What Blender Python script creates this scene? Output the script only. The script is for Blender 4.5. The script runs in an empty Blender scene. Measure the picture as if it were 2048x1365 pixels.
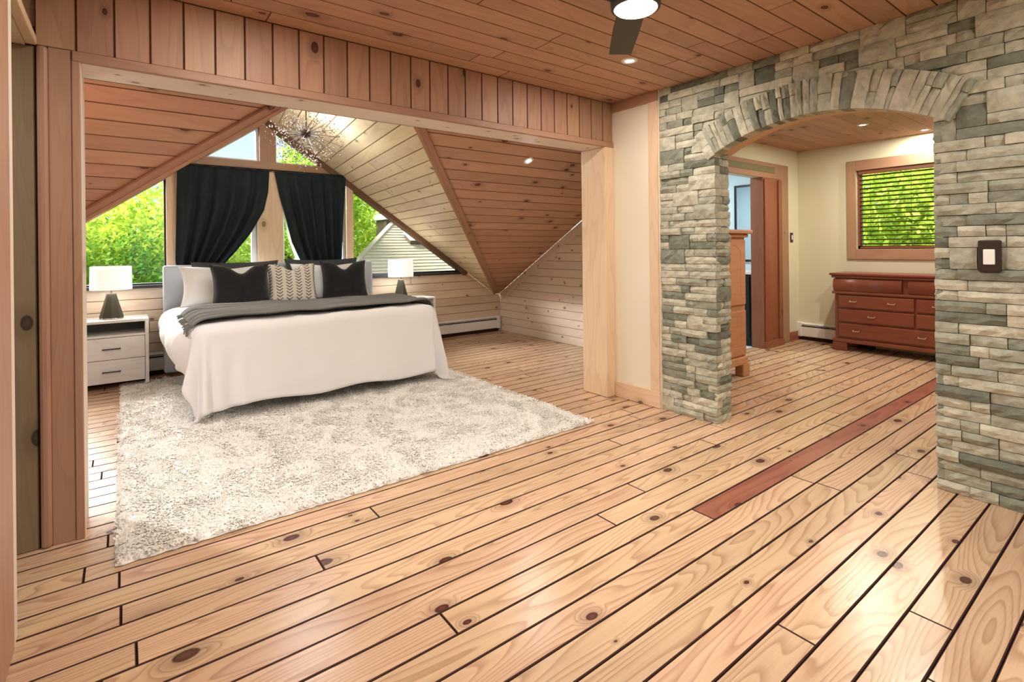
import bpy, bmesh, math, random
import numpy as np
from mathutils import Vector, Matrix, noise as mnoise

random.seed(7)
rng = np.random.default_rng(11)
scene = bpy.context.scene
COL = scene.collection
PI = math.pi

# ------------------------------------------------------------------ camera
F_PX, YAW, ROLL, CY, EYE = 1027.1, 0.6474, -0.0106, 497.2, 1.30
_f = Vector((math.sin(YAW), math.cos(YAW), 0)); _r = Vector((math.cos(YAW), -math.sin(YAW), 0)); _u = Vector((0, 0, 1))
_r, _u = math.cos(ROLL)*_r + math.sin(ROLL)*_u, math.cos(ROLL)*_u - math.sin(ROLL)*_r
cd = bpy.data.cameras.new('camera'); cam = bpy.data.objects.new('camera', cd); COL.objects.link(cam)
m = Matrix((( _r.x, _u.x, -_f.x, 0), (_r.y, _u.y, -_f.y, 0), (_r.z, _u.z, -_f.z, EYE), (0, 0, 0, 1)))
cam.matrix_world = m
cd.sensor_width = 36.0; cd.sensor_fit = 'HORIZONTAL'; cd.lens = F_PX/2048*36.0
cd.shift_y = -(682.5-CY)/2048; cd.clip_start = 0.02; cd.clip_end = 300
scene.camera = cam

# ------------------------------------------------------------------ world, sun, exposure
world = bpy.data.worlds.new('sky'); scene.world = world; world.use_nodes = True
wn = world.node_tree; wn.nodes.clear()
wo = wn.nodes.new('ShaderNodeOutputWorld'); wb = wn.nodes.new('ShaderNodeBackground')
wtc = wn.nodes.new('ShaderNodeTexCoord'); wnz = wn.nodes.new('ShaderNodeTexNoise'); wrp = wn.nodes.new('ShaderNodeValToRGB')
wnz.inputs['Scale'].default_value = 2.2; wnz.inputs['Detail'].default_value = 5
wrp.color_ramp.elements[0].position = 0.40; wrp.color_ramp.elements[0].color = (0.62, 0.76, 0.96, 1)
wrp.color_ramp.elements[1].position = 0.66; wrp.color_ramp.elements[1].color = (0.95, 0.97, 1.0, 1)
wn.links.new(wtc.outputs['Generated'], wnz.inputs['Vector']); wn.links.new(wnz.outputs['Fac'], wrp.inputs['Fac'])
wn.links.new(wrp.outputs['Color'], wb.inputs['Color']); wn.links.new(wb.outputs[0], wo.inputs[0])
wb.inputs['Strength'].default_value = 1.25

sd = bpy.data.lights.new('sun', 'SUN'); sd.energy = 34.0; sd.angle = math.radians(50); sd.color = (1.0, 0.985, 0.96)
sun = bpy.data.objects.new('sun', sd); COL.objects.link(sun)
_sd = Vector((-0.35, 0.66, 0.55)).normalized()        # towards the hazy sun
sun.rotation_euler = _sd.to_track_quat('Z', 'Y').to_euler(); sun.location = (0, 14, 16)

vs = scene.view_settings
vs.view_transform = 'Standard'; vs.look = 'None'; vs.gamma = 1.0; vs.use_curve_mapping = False
vs.exposure = 0.12
scene.cycles.use_denoising = True
scene.cycles.max_bounces = 7; scene.cycles.diffuse_bounces = 4; scene.cycles.glossy_bounces = 2; scene.cycles.transmission_bounces = 3; scene.cycles.use_adaptive_sampling = True; scene.cycles.adaptive_threshold = 0.05; scene.cycles.transparent_max_bounces = 12
scene.cycles.sample_clamp_indirect = 6.0
scene.cycles.caustics_reflective = False; scene.cycles.caustics_refractive = False

# ------------------------------------------------------------------ helpers: colour, materials
def S(r, g, b):
    f = lambda c: (c/255/12.92) if c/255 <= 0.04045 else ((c/255+0.055)/1.055)**2.4
    return (f(r), f(g), f(b), 1.0)

def new_mat(name):
    mt = bpy.data.materials.new(name); mt.use_nodes = True
    nt = mt.node_tree
    return mt, nt, nt.nodes['Principled BSDF']

def plain(name, col, rough=0.6, metal=0.0, spec=0.4, bump=None, emis=None, sheen=0.0, var=0.0):
    mt, nt, b = new_mat(name)
    b.inputs['Base Color'].default_value = col; b.inputs['Roughness'].default_value = rough
    b.inputs['Metallic'].default_value = metal; b.inputs['Specular IOR Level'].default_value = spec
    if sheen: b.inputs['Sheen Weight'].default_value = sheen
    tc = nt.nodes.new('ShaderNodeTexCoord')
    if var:
        nz = nt.nodes.new('ShaderNodeTexNoise'); nz.inputs['Scale'].default_value = 7; nz.inputs['Detail'].default_value = 6
        mx = nt.nodes.new('ShaderNodeMix'); mx.data_type = 'RGBA'
        mx.inputs['A'].default_value = tuple(c*(1-var) for c in col[:3])+(1,); mx.inputs['B'].default_value = tuple(min(1, c*(1+var)) for c in col[:3])+(1,)
        nt.links.new(tc.outputs['Object'], nz.inputs['Vector']); nt.links.new(nz.outputs['Fac'], mx.inputs['Factor']); nt.links.new(mx.outputs['Result'], b.inputs['Base Color'])
    if bump:
        sc, st = bump
        nz = nt.nodes.new('ShaderNodeTexNoise'); nz.inputs['Scale'].default_value = sc; nz.inputs['Detail'].default_value = 4
        bp = nt.nodes.new('ShaderNodeBump'); bp.inputs['Strength'].default_value = st; bp.inputs['Distance'].default_value = 0.01
        nt.links.new(tc.outputs['Object'], nz.inputs['Vector']); nt.links.new(nz.outputs['Fac'], bp.inputs['Height']); nt.links.new(bp.outputs[0], b.inputs['Normal'])
    if emis:
        b.inputs['Emission Color'].default_value = emis[0]; b.inputs['Emission Strength'].default_value = emis[1]
    return mt

def wood(name, light, dark, knot, rough=0.45, contrast=0.6, kscale=4.0, kmax=0.085, kmin=-0.05, rings=9.0, var=0.16, spec=0.4, stretch=0.75, dims='2D'):
    """knotty pine: grain runs along the object's own X axis; every board gets its own figure"""
    mt, nt, b = new_mat(name); N = nt.nodes; L = nt.links
    def M(op, a, bb=None, c=None):
        n = N.new('ShaderNodeMath'); n.operation = op
        for i, v in enumerate((a, bb, c)):
            if v is None: continue
            if isinstance(v, (int, float)): n.inputs[i].default_value = v
            else: L.new(v, n.inputs[i])
        return n.outputs[0]
    def MR(v, a, b_, c, d, smooth=False):
        n = N.new('ShaderNodeMapRange'); n.interpolation_type = 'SMOOTHSTEP' if smooth else 'LINEAR'
        n.clamp = True
        L.new(v, n.inputs['Value'])
        for k, x in zip(('From Min', 'From Max', 'To Min', 'To Max'), (a, b_, c, d)):
            if isinstance(x, (int, float)): n.inputs[k].default_value = x
            else: L.new(x, n.inputs[k])
        return n.outputs['Result']
    def VM(op, a, v):
        n = N.new('ShaderNodeVectorMath'); n.operation = op; L.new(a, n.inputs[0])
        if isinstance(v, tuple): n.inputs[1].default_value = v
        else: L.new(v, n.inputs[1])
        return n.outputs[0]
    def MIX(f, a, bb):
        n = N.new('ShaderNodeMix'); n.data_type = 'RGBA'
        L.new(f, n.inputs['Factor'])
        for k, x in (('A', a), ('B', bb)):
            if isinstance(x, tuple): n.inputs[k].default_value = x
            else: L.new(x, n.inputs[k])
        return n.outputs['Result']
    tc = N.new('ShaderNodeTexCoord'); oi = N.new('ShaderNodeObjectInfo')
    cb = N.new('ShaderNodeCombineXYZ')
    L.new(M('MULTIPLY', oi.outputs['Random'], 61.0), cb.inputs[0]); L.new(M('MULTIPLY', oi.outputs['Random'], 23.7), cb.inputs[1]); L.new(M('MULTIPLY', oi.outputs['Random'], 9.1), cb.inputs[2])
    p = VM('ADD', tc.outputs['Object'], cb.outputs[0])
    vo = N.new('ShaderNodeTexVoronoi'); vo.voronoi_dimensions = dims; vo.inputs['Scale'].default_value = 1.0
    L.new(VM('MULTIPLY', p, (kscale*0.62, kscale, kscale*0.7)), vo.inputs['Vector'])
    d = vo.outputs['Distance']
    sx = N.new('ShaderNodeSeparateColor'); L.new(vo.outputs['Color'], sx.inputs[0])
    rad = MR(sx.outputs[0], 0, 1, kmin, kmax)
    rad = M('MAXIMUM', rad, 0.0001)
    kn = MR(d, M('MULTIPLY', rad, 0.75), rad, 1.0, 0.0, True)
    halo = MR(d, rad, M('MULTIPLY', rad, 3.0), 1.0, 0.0, True)
    n1 = N.new('ShaderNodeTexNoise'); n1.inputs['Scale'].default_value = 1.0; n1.inputs['Detail'].default_value = 1.2; n1.inputs['Roughness'].default_value = 0.4
    L.new(VM('MULTIPLY', p, (stretch, 6.0, 6.0)), n1.inputs['Vector'])
    val = M('ADD', n1.outputs['Fac'], M('MULTIPLY', halo, 0.10))
    fr = M('FRACT', M('MULTIPLY', val, rings))
    rp = N.new('ShaderNodeValToRGB'); e = rp.color_ramp.elements
    e[0].position = 0.0; e[0].color = (0.1, 0.1, 0.1, 1); e[1].position = 1.0; e[1].color = (0.05, 0.05, 0.05, 1)
    x = rp.color_ramp.elements.new(0.55); x.color = (0.28, 0.28, 0.28, 1)
    x = rp.color_ramp.elements.new(0.90); x.color = (1, 1, 1, 1)
    L.new(fr, rp.inputs['Fac'])
    n2 = N.new('ShaderNodeTexNoise'); n2.inputs['Scale'].default_value = 1.0; n2.inputs['Detail'].default_value = 3.0
    L.new(VM('MULTIPLY', p, (5.0, 170.0, 170.0)), n2.inputs['Vector'])
    n3 = N.new('ShaderNodeTexNoise'); n3.inputs['Scale'].default_value = 1.0; n3.inputs['Detail'].default_value = 2.0
    L.new(VM('MULTIPLY', p, (1.3, 3.0, 3.0)), n3.inputs['Vector'])
    g = M('ADD', M('MULTIPLY', rp.outputs['Color'], contrast), M('MULTIPLY', M('SUBTRACT', n2.outputs['Fac'], 0.5), 0.5))
    g = M('ADD', g, M('MULTIPLY', M('SUBTRACT', n3.outputs['Fac'], 0.5), 0.7))
    cl = N.new('ShaderNodeClamp'); L.new(g, cl.inputs[0])
    colr = MIX(cl.outputs[0], light, dark)
    colr = MIX(M('MULTIPLY', halo, 0.30), colr, knot)
    kcol = MIX(MR(d, 0.0, rad, 0.0, 1.0), tuple(min(1, c*2.0) for c in knot[:3])+(1,), tuple(c*0.6 for c in knot[:3])+(1,))
    colr = MIX(kn, colr, kcol)
    hv = N.new('ShaderNodeHueSaturation'); L.new(colr, hv.inputs['Color'])
    L.new(M('ADD', M('MULTIPLY', oi.outputs['Random'], var*2), 1-var), hv.inputs['Value'])
    r2 = M('FRACT', M('MULTIPLY', oi.outputs['Random'], 17.3))
    L.new(M('ADD', M('MULTIPLY', r2, 0.013), 0.492), hv.inputs['Hue'])
    L.new(hv.outputs[0], b.inputs['Base Color'])
    b.inputs['Roughness'].default_value = rough; b.inputs['Specular IOR Level'].default_value = spec
    bp = N.new('ShaderNodeBump'); bp.inputs['Strength'].default_value = 0.08; bp.inputs['Distance'].default_value = 0.004
    L.new(n2.outputs['Fac'], bp.inputs['Height']); L.new(bp.outputs[0], b.inputs['Normal'])
    return mt

KN = S(72, 36, 27)
W_FLOOR = wood('pine_floor', S(210, 176, 141), S(150, 106, 76), KN, rough=0.25, contrast=0.58, kscale=3.3, kmax=0.095, kmin=-0.035, spec=0.6, var=0.09, rings=21)
W_RED = wood('pine_floor_red', S(158, 102, 76), S(118, 68, 48), KN, rough=0.30, contrast=0.6, kscale=3.6, spec=0.5, var=0.03)
W_CEIL = wood('pine_ceiling', S(186, 146, 116), S(148, 106, 80), S(84, 46, 32), rough=0.55, contrast=0.35, kscale=3.2, var=0.10)
W_HEAD = wood('pine_header', S(178, 138, 108), S(140, 100, 74), S(72, 40, 30), rough=0.5, contrast=0.35, kscale=3.6, kmax=0.10, var=0.14)
W_SLOPE = wood('pine_slope', S(194, 154, 126), S(158, 116, 90), S(84, 46, 34), rough=0.55, contrast=0.32, kscale=3.6, kmax=0.09, var=0.10)
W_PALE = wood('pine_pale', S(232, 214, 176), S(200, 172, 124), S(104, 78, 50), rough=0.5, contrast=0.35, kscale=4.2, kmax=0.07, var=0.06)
W_WALL = wood('pine_wall', S(226, 206, 182), S(200, 172, 142), S(110, 74, 54), rough=0.55, contrast=0.35, kscale=4.6, kmax=0.07, var=0.07)
W_WHITE = wood('pine_whitewash_and_lit', S(228, 214, 196), S(204, 184, 160), S(112, 84, 66), rough=0.6, contrast=0.3, kscale=6.0, kmax=0.075, kmin=-0.02, var=0.05)  # whitewashed knee walls; also the window-lit tone of the opening's linings
W_POST = wood('pine_post', S(226, 198, 164), S(200, 162, 122), S(128, 88, 58), rough=0.5, contrast=0.35, kscale=4.0, kmax=0.12, var=0.05, dims='3D')
W_TRIM = wood('pine_trim', S(174, 136, 106), S(142, 102, 76), S(90, 54, 40), rough=0.5, contrast=0.3, kscale=2.2, kmax=0.06, var=0.06)
W_DARKTRIM = wood('dark_trim', S(110, 80, 58), S(76, 52, 38), S(50, 30, 22), rough=0.45, contrast=0.35, kscale=2.0, kmax=0.04, var=0.05)
W_GREY = wood('grey_brown_board', S(142, 122, 92), S(116, 96, 70), S(60, 44, 32), rough=0.7, contrast=0.3, kscale=3.0, kmax=0.08, var=0.06)  # grey-brown wood tone of the lobby and left wall boards
W_DOOR = wood('door_wood', S(150, 92, 64), S(116, 66, 46), S(70, 36, 26), rough=0.42, contrast=0.35, kscale=2.0, kmax=0.04, var=0.05)
W_ARM = wood('armoire_pine', S(196, 142, 104), S(160, 106, 74), S(90, 52, 36), rough=0.5, contrast=0.35, kscale=2.5, kmax=0.06, var=0.04)
W_DRESS = wood('dresser_wood', S(130, 70, 48), S(98, 48, 34), S(66, 30, 22), rough=0.3, contrast=0.35, kscale=2.0, kmax=0.02, var=0.03, spec=0.5)
W_DARK = plain('shadow_gap', S(44, 26, 18), 0.9)
G_FLOOR = plain('floor_groove', S(66, 36, 24), 0.8)
G_BROWN = plain('brown_groove', S(122, 82, 58), 0.8)
G_PALE = plain('pale_groove', S(150, 122, 86), 0.8)
G_WHITE = plain('whitewash_groove', S(172, 152, 132), 0.8)
M_CORE = plain('mortar', S(96, 92, 82), 0.95, bump=(60, 0.4))
M_SOFFIT = plain('arch_soffit_lit', S(206, 172, 132), 0.85, bump=(18, 0.4), var=0.12)  # tan carries the orange light falling on the arch underside
M_CREAM = plain('cream_paint', S(232, 220, 196), 0.75)
M_GREENWALL = plain('pale_wall_paint', S(222, 218, 190), 0.75, var=0.03)
M_WHITE = plain('white_metal', S(236, 234, 230), 0.4)
M_VINYL = plain('white_vinyl', S(226, 230, 232), 0.4)
M_BLACKF = plain('black_frame', S(44, 46, 48), 0.4)
M_BLACK = plain('black_metal', S(26, 24, 24), 0.35)
M_BRONZE = plain('dark_bronze', S(58, 46, 38), 0.4, metal=0.3)
M_CHROME = plain('chrome', S(214, 214, 214), 0.15, metal=1.0)
M_FAN = plain('fan_blade', S(66, 64, 54), 0.5)
M_DUVET = plain('white_linen', S(236, 234, 232), 0.9, spec=0.15, bump=(140, 0.10), sheen=0.2)
M_PILLOW = plain('white_cotton', S(244, 246, 250), 0.9, spec=0.15, bump=(60, 0.10))
M_GREYPIL = plain('charcoal_sham', S(74, 78, 82), 0.9, spec=0.1, bump=(60, 0.2))
M_BLKPIL = plain('black_velvet', S(40, 40, 42), 0.95, spec=0.08, bump=(70, 0.9), sheen=0.3, var=0.45)
M_THROW = plain('grey_knit', S(122, 120, 116), 0.95, spec=0.1, bump=(120, 0.4), var=0.12)
M_HEADB = plain('pale_grey_fabric', S(190, 196, 206), 0.95, spec=0.1, bump=(200, 0.2))
M_CURT = plain('charcoal_curtain', S(44, 51, 54), 0.95, spec=0.06, bump=(160, 0.3), var=0.25)
M_RUG = plain('ivory_wool', S(240, 235, 226), 1.0, spec=0.02, bump=(70, 0.6), var=0.10)
M_NIGHT = wood('white_oak', S(228, 226, 222), S(206, 202, 196), S(190, 184, 178), rough=0.5, contrast=0.4, kscale=1.5, kmax=0.001, var=0.01, rings=7)
M_DARKIN = plain('dark_shelf', S(110, 108, 102), 0.6)
M_CERAM = plain('dark_ceramic', S(74, 70, 60), 0.28, metal=0.25, spec=0.6)
M_SHINGLE = plain('pale_shingle', S(172, 160, 134), 0.95, bump=(30, 0.6), var=0.16)
M_CHIM = plain('brown_siding', S(96, 80, 66), 0.9)
M_BATH = plain('bath_wall', S(206, 222, 228), 0.7)
M_BLACKCAB = plain('black_cabinet', S(12, 11, 11), 0.5)
M_BARK = plain('bark', S(88, 72, 54), 0.95, bump=(25, 0.6))
M_GROUND = plain('lawn', S(70, 110, 40), 1.0, var=0.3)

def mat_glass():
    mt, nt, b = new_mat('window_glass'); nt.nodes.remove(b)
    t = nt.nodes.new('ShaderNodeBsdfTransparent'); g = nt.nodes.new('ShaderNodeBsdfGlossy'); g.inputs['Roughness'].default_value = 0.02
    fr = nt.nodes.new('ShaderNodeFresnel'); fr.inputs['IOR'].default_value = 1.25
    mx = nt.nodes.new('ShaderNodeMixShader'); t.inputs[0].default_value = (0.97, 0.985, 0.98, 1)
    nt.links.new(fr.outputs[0], mx.inputs[0]); nt.links.new(t.outputs[0], mx.inputs[1]); nt.links.new(g.outputs[0], mx.inputs[2])
    nt.links.new(mx.outputs[0], nt.nodes['Material Output'].inputs[0])
    return mt
M_GLASS = mat_glass()

def mat_sheer():
    mt, nt, b = new_mat('sheer_voile'); nt.nodes.remove(b)
    t = nt.nodes.new('ShaderNodeBsdfTransparent'); d = nt.nodes.new('ShaderNodeBsdfTranslucent'); d.inputs[0].default_value = S(236, 242, 232)
    d2 = nt.nodes.new('ShaderNodeBsdfDiffuse'); d2.inputs[0].default_value = S(236, 242, 232)
    a = nt.nodes.new('ShaderNodeMixShader'); a.inputs[0].default_value = 0.5; mx = nt.nodes.new('ShaderNodeMixShader'); mx.inputs[0].default_value = 0.62
    nt.links.new(d.outputs[0], a.inputs[1]); nt.links.new(d2.outputs[0], a.inputs[2])
    nt.links.new(t.outputs[0], mx.inputs[1]); nt.links.new(a.outputs[0], mx.inputs[2])
    nt.links.new(mx.outputs[0], nt.nodes['Material Output'].inputs[0])
    return mt
M_SHEER = mat_sheer()

def mat_leaf(name, c1, c2, c3):
    mt, nt, b = new_mat(name); nt.nodes.remove(b)
    tc = nt.nodes.new('ShaderNodeTexCoord'); nz = nt.nodes.new('ShaderNodeTexNoise'); nz.inputs['Scale'].default_value = 1.6; nz.inputs['Detail'].default_value = 8; nz.inputs['Roughness'].default_value = 0.75
    rp = nt.nodes.new('ShaderNodeValToRGB'); e = rp.color_ramp.elements
    e[0].position = 0.32; e[0].color = c1; e[1].position = 0.68; e[1].color = c3; k = e.new(0.5); k.color = c2
    d = nt.nodes.new('ShaderNodeBsdfDiffuse'); t = nt.nodes.new('ShaderNodeBsdfTranslucent'); mx = nt.nodes.new('ShaderNodeMixShader'); mx.inputs[0].default_value = 0.5
    nt.links.new(tc.outputs['Object'], nz.inputs['Vector']); nt.links.new(nz.outputs['Fac'], rp.inputs['Fac'])
    for s in (d, t): nt.links.new(rp.outputs[0], s.inputs[0])
    nt.links.new(d.outputs[0], mx.inputs[1]); nt.links.new(t.outputs[0], mx.inputs[2]); nt.links.new(mx.outputs[0], nt.nodes['Material Output'].inputs[0])
    return mt
LEAF = [mat_leaf('leaf_yellow', S(112, 148, 34), S(160, 184, 62), S(206, 214, 110)),
        mat_leaf('leaf_mid', S(82, 126, 32), S(130, 166, 52), S(182, 198, 92)),
        mat_leaf('leaf_deep', S(52, 96, 30), S(92, 136, 46), S(148, 176, 78))]

def mat_stone():
    mt, nt, b = new_mat('ledgestone'); N = nt.nodes; L = nt.links
    oi = N.new('ShaderNodeObjectInfo'); tc = N.new('ShaderNodeTexCoord')
    rp = N.new('ShaderNodeValToRGB'); e = rp.color_ramp.elements
    pal = [(0.0, S(114, 117, 104)), (0.14, S(140, 142, 127)), (0.32, S(166, 166, 149)), (0.55, S(184, 182, 163)), (0.78, S(197, 193, 173)), (1.0, S(204, 199, 177))]
    e[0].position, e[0].color = pal[0]; e[1].position, e[1].color = pal[-1]
    for p, c in pal[1:-1]:
        k = e.new(p); k.color = c
    L.new(oi.outputs['Random'], rp.inputs['Fac'])
    off = N.new('ShaderNodeVectorMath'); off.operation = 'ADD'; L.new(tc.outputs['Object'], off.inputs[0])
    cb = N.new('ShaderNodeCombineXYZ'); mu = N.new('ShaderNodeMath'); mu.operation = 'MULTIPLY'; mu.inputs[1].default_value = 40
    L.new(oi.outputs['Random'], mu.inputs[0]); L.new(mu.outputs[0], cb.inputs[0]); L.new(mu.outputs[0], cb.inputs[1]); L.new(cb.outputs[0], off.inputs[1])
    nz = N.new('ShaderNodeTexNoise'); nz.inputs['Scale'].default_value = 16; nz.inputs['Detail'].default_value = 7; nz.inputs['Roughness'].default_value = 0.65
    L.new(off.outputs[0], nz.inputs['Vector'])
    r2 = N.new('ShaderNodeValToRGB'); r2.color_ramp.elements[0].position = 0.30; r2.color_ramp.elements[0].color = (0.66, 0.66, 0.64, 1); r2.color_ramp.elements[1].position = 0.62; r2.color_ramp.elements[1].color = (1.06, 1.06, 1.03, 1)
    L.new(nz.outputs['Fac'], r2.inputs['Fac'])
    mx = N.new('ShaderNodeMix'); mx.data_type = 'RGBA'; mx.blend_type = 'MULTIPLY'; mx.inputs['Factor'].default_value = 1.0
    L.new(rp.outputs[0], mx.inputs['A']); L.new(r2.outputs[0], mx.inputs['B']); L.new(mx.outputs['Result'], b.inputs['Base Color'])
    b.inputs['Roughness'].default_value = 0.85; b.inputs['Specular IOR Level'].default_value = 0.25
    nb = N.new('ShaderNodeTexNoise'); nb.inputs['Scale'].default_value = 34; nb.inputs['Detail'].default_value = 6
    L.new(off.outputs[0], nb.inputs['Vector'])
    bp = N.new('ShaderNodeBump'); bp.inputs['Strength'].default_value = 0.65; bp.inputs['Distance'].default_value = 0.012
    L.new(nb.outputs['Fac'], bp.inputs['Height']); L.new(bp.outputs[0], b.inputs['Normal'])
    return mt
M_STONE = mat_stone()

def mat_chevron():
    mt, nt, b = new_mat('chevron_linen'); N = nt.nodes; L = nt.links
    def M(op, a, bb=None):
        n = N.new('ShaderNodeMath'); n.operation = op
        for i, v in enumerate((a, bb)):
            if v is None: continue
            if isinstance(v, (int, float)): n.inputs[i].default_value = v
            else: L.new(v, n.inputs[i])
        return n.outputs[0]
    tc = N.new('ShaderNodeTexCoord'); sp = N.new('ShaderNodeSeparateXYZ'); L.new(tc.outputs['Object'], sp.inputs[0])
    cw = 0.098
    c = M('FRACT', M('ADD', M('DIVIDE', sp.outputs[0], cw), 50.0))
    a = M('MULTIPLY', M('ABSOLUTE', M('SUBTRACT', c, 0.5)), cw)
    st = M('FRACT', M('ADD', M('DIVIDE', M('SUBTRACT', sp.outputs[1], M('MULTIPLY', a, 0.75)), 0.033), 50.0))
    msk = M('MULTIPLY', M('LESS_THAN', st, 0.40), M('LESS_THAN', a, 0.031))
    msk = M('MULTIPLY', msk, M('GREATER_THAN', sp.outputs[2], 0.0))
    mx = N.new('ShaderNodeMix'); mx.data_type = 'RGBA'; mx.inputs['A'].default_value = S(226, 220, 210); mx.inputs['B'].default_value = S(112, 106, 98)
    L.new(msk, mx.inputs['Factor']); L.new(mx.outputs['Result'], b.inputs['Base Color']); b.inputs['Roughness'].default_value = 0.95
    return mt
M_CHEV = mat_chevron()

# ------------------------------------------------------------------ helpers: objects
def tag(o, label=None, cat=None, group=None, kind=None):
    if label: o['label'] = label
    if cat: o['category'] = cat
    if group: o['group'] = group
    if kind: o['kind'] = kind
    return o

def mk(name, verts, faces, mat, parent=None, mw=None, smooth=False):
    me = bpy.data.meshes.new(name); me.from_pydata([tuple(v) for v in verts], [], [tuple(f) for f in faces]); me.update()
    if mat: me.materials.append(mat)
    if smooth: me.polygons.foreach_set('use_smooth', [True]*len(me.polygons))
    o = bpy.data.objects.new(name, me); COL.objects.link(o)
    if parent: o.parent = parent
    if mw is not None: o.matrix_basis = mw
    return o

def empty(name, loc=(0, 0, 0), rz=0.0, label=None, cat=None, group=None, kind=None):
    o = bpy.data.objects.new(name, None); COL.objects.link(o); o.location = loc; o.rotation_euler = (0, 0, rz); o.empty_display_size = 0.05
    return tag(o, label, cat, group, kind)

def frame(O, u, v, n):
    return Matrix(((u.x, v.x, n.x, O.x), (u.y, v.y, n.y, O.y), (u.z, v.z, n.z, O.z), (0, 0, 0, 1)))

def boxdata(a, b, ch=0.0):
    bm = bmesh.new(); bmesh.ops.create_cube(bm, size=1.0)
    sz = [b[i]-a[i] for i in range(3)]; ce = [(a[i]+b[i])/2 for i in range(3)]
    for v in bm.verts: v.co = Vector([v.co[i]*sz[i]+ce[i] for i in range(3)])
    if ch: bmesh.ops.bevel(bm, geom=list(bm.edges), offset=min(ch, min(abs(s) for s in sz)*0.45), segments=2, affect='EDGES', profile=0.5)
    vs = [tuple(v.co) for v in bm.verts]
    bm.verts.index_update(); fs = [[v.index for v in f.verts] for f in bm.faces]; bm.free()
    return vs, fs

def box(name, a, b, mat, parent=None, ch=0.0, mw=None):
    """axis aligned box given by two corners; origin at its centre; the longest side becomes the local X (grain)"""
    a = Vector(a); b = Vector(b); lo = Vector([min(a[i], b[i]) for i in range(3)]); hi = Vector([max(a[i], b[i]) for i in range(3)])
    c = (lo+hi)/2; s = hi-lo
    ax = max(range(3), key=lambda i: s[i])
    U = [Vector((1, 0, 0)), Vector((0, 1, 0)), Vector((0, 0, 1))]
    u = U[ax]; v = U[(ax+1) % 3]; n = U[(ax+2) % 3]
    h = (s[ax]/2, s[(ax+1) % 3]/2, s[(ax+2) % 3]/2)
    vs_, fs_ = boxdata((-h[0], -h[1], -h[2]), h, ch)
    M_ = frame(c, u, v, n)
    return mk(name, vs_, fs_, mat, parent, M_)

def beam(name, A, B, w, t, mat, up, parent=None, ch=0.004, off=(0, 0)):
    """board from A to B; w across (perpendicular to up), t along up"""
    A = Vector(A); B = Vector(B); u = (B-A).normalized(); up = Vector(up); n = (up-u*up.dot(u)).normalized(); v = n.cross(u)
    L_ = (B-A).length; vs_, fs_ = boxdata((-L_/2, -w/2, -t/2), (L_/2, w/2, t/2), ch)
    return mk(name, vs_, fs_, mat, parent, frame((A+B)/2+v*off[0]+n*off[1], u, v, n))

def clip(poly, a, b, c):
    out = []
    for i in range(len(poly)):
        p, q = poly[i], poly[(i+1) % len(poly)]
        dp = a*p[0]+b*p[1]-c; dq = a*q[0]+b*q[1]-c
        if dp <= 0: out.append(p)
        if (dp < 0 < dq) or (dq < 0 < dp):
            t = dp/(dp-dq); out.append((p[0]+(q[0]-p[0])*t, p[1]+(q[1]-p[1])*t))
    res = []
    for p in out:
        if not res or math.hypot(p[0]-res[-1][0], p[1]-res[-1][1]) > 1e-5: res.append(p)
    if len(res) > 1 and math.hypot(res[0][0]-res[-1][0], res[0][1]-res[-1][1]) < 1e-5: res.pop()
    return res

def area(poly):
    return 0.5*sum(poly[i][0]*poly[(i+1) % len(poly)][1]-poly[(i+1) % len(poly)][0]*poly[i][1] for i in range(len(poly)))

def inset(poly, d):
    r = poly
    n = len(poly)
    for i in range(n):
        p, q = poly[i], poly[(i+1) % n]
        ex, ey = q[0]-p[0], q[1]-p[1]; l = math.hypot(ex, ey)
        nx, ny = ey/l, -ex/l                       # outward for ccw
        r = clip(r, nx, ny, nx*p[0]+ny*p[1]-d)
        if len(r) < 3: return None
    return r

def inset_same(poly, d):
    """inset that keeps the vertex count (convex, ccw)"""
    n = len(poly); L = []
    for i in range(n):
        p, q = poly[i], poly[(i+1) % n]; ex, ey = q[0]-p[0], q[1]-p[1]; l = math.hypot(ex, ey)
        nx, ny = ey/l, -ex/l; L.append((nx, ny, nx*p[0]+ny*p[1]-d))
    out = []
    for i in range(n):
        a, b = L[i-1], L[i]; det = a[0]*b[1]-a[1]*b[0]
        if abs(det) < 1e-6: out.append((poly[i][0]-b[0]*d, poly[i][1]-b[1]*d)); continue
        out.append(((a[2]*b[1]-a[1]*b[2])/det, (a[0]*b[2]-a[2]*b[0])/det))
    return out

def prism(poly, th, ch):
    if area(poly) < 0: poly = poly[::-1]
    n = len(poly); top = inset_same(poly, ch) if ch else poly
    if ch and (area(top) <= 0 or min(math.hypot(poly[i][0]-poly[i-1][0], poly[i][1]-poly[i-1][1]) for i in range(n)) < 3*ch): top = poly
    vs_ = [(p[0], p[1], 0) for p in top]+[(p[0], p[1], -ch) for p in poly]+[(p[0], p[1], -th) for p in poly]
    fs_ = [list(range(n)), list(range(3*n-1, 2*n-1, -1))]
    for i in range(n):
        j = (i+1) % n
        fs_ += [(n+i, n+j, j, i), (2*n+i, 2*n+j, n+j, n+i)]
    return vs_, fs_

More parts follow.
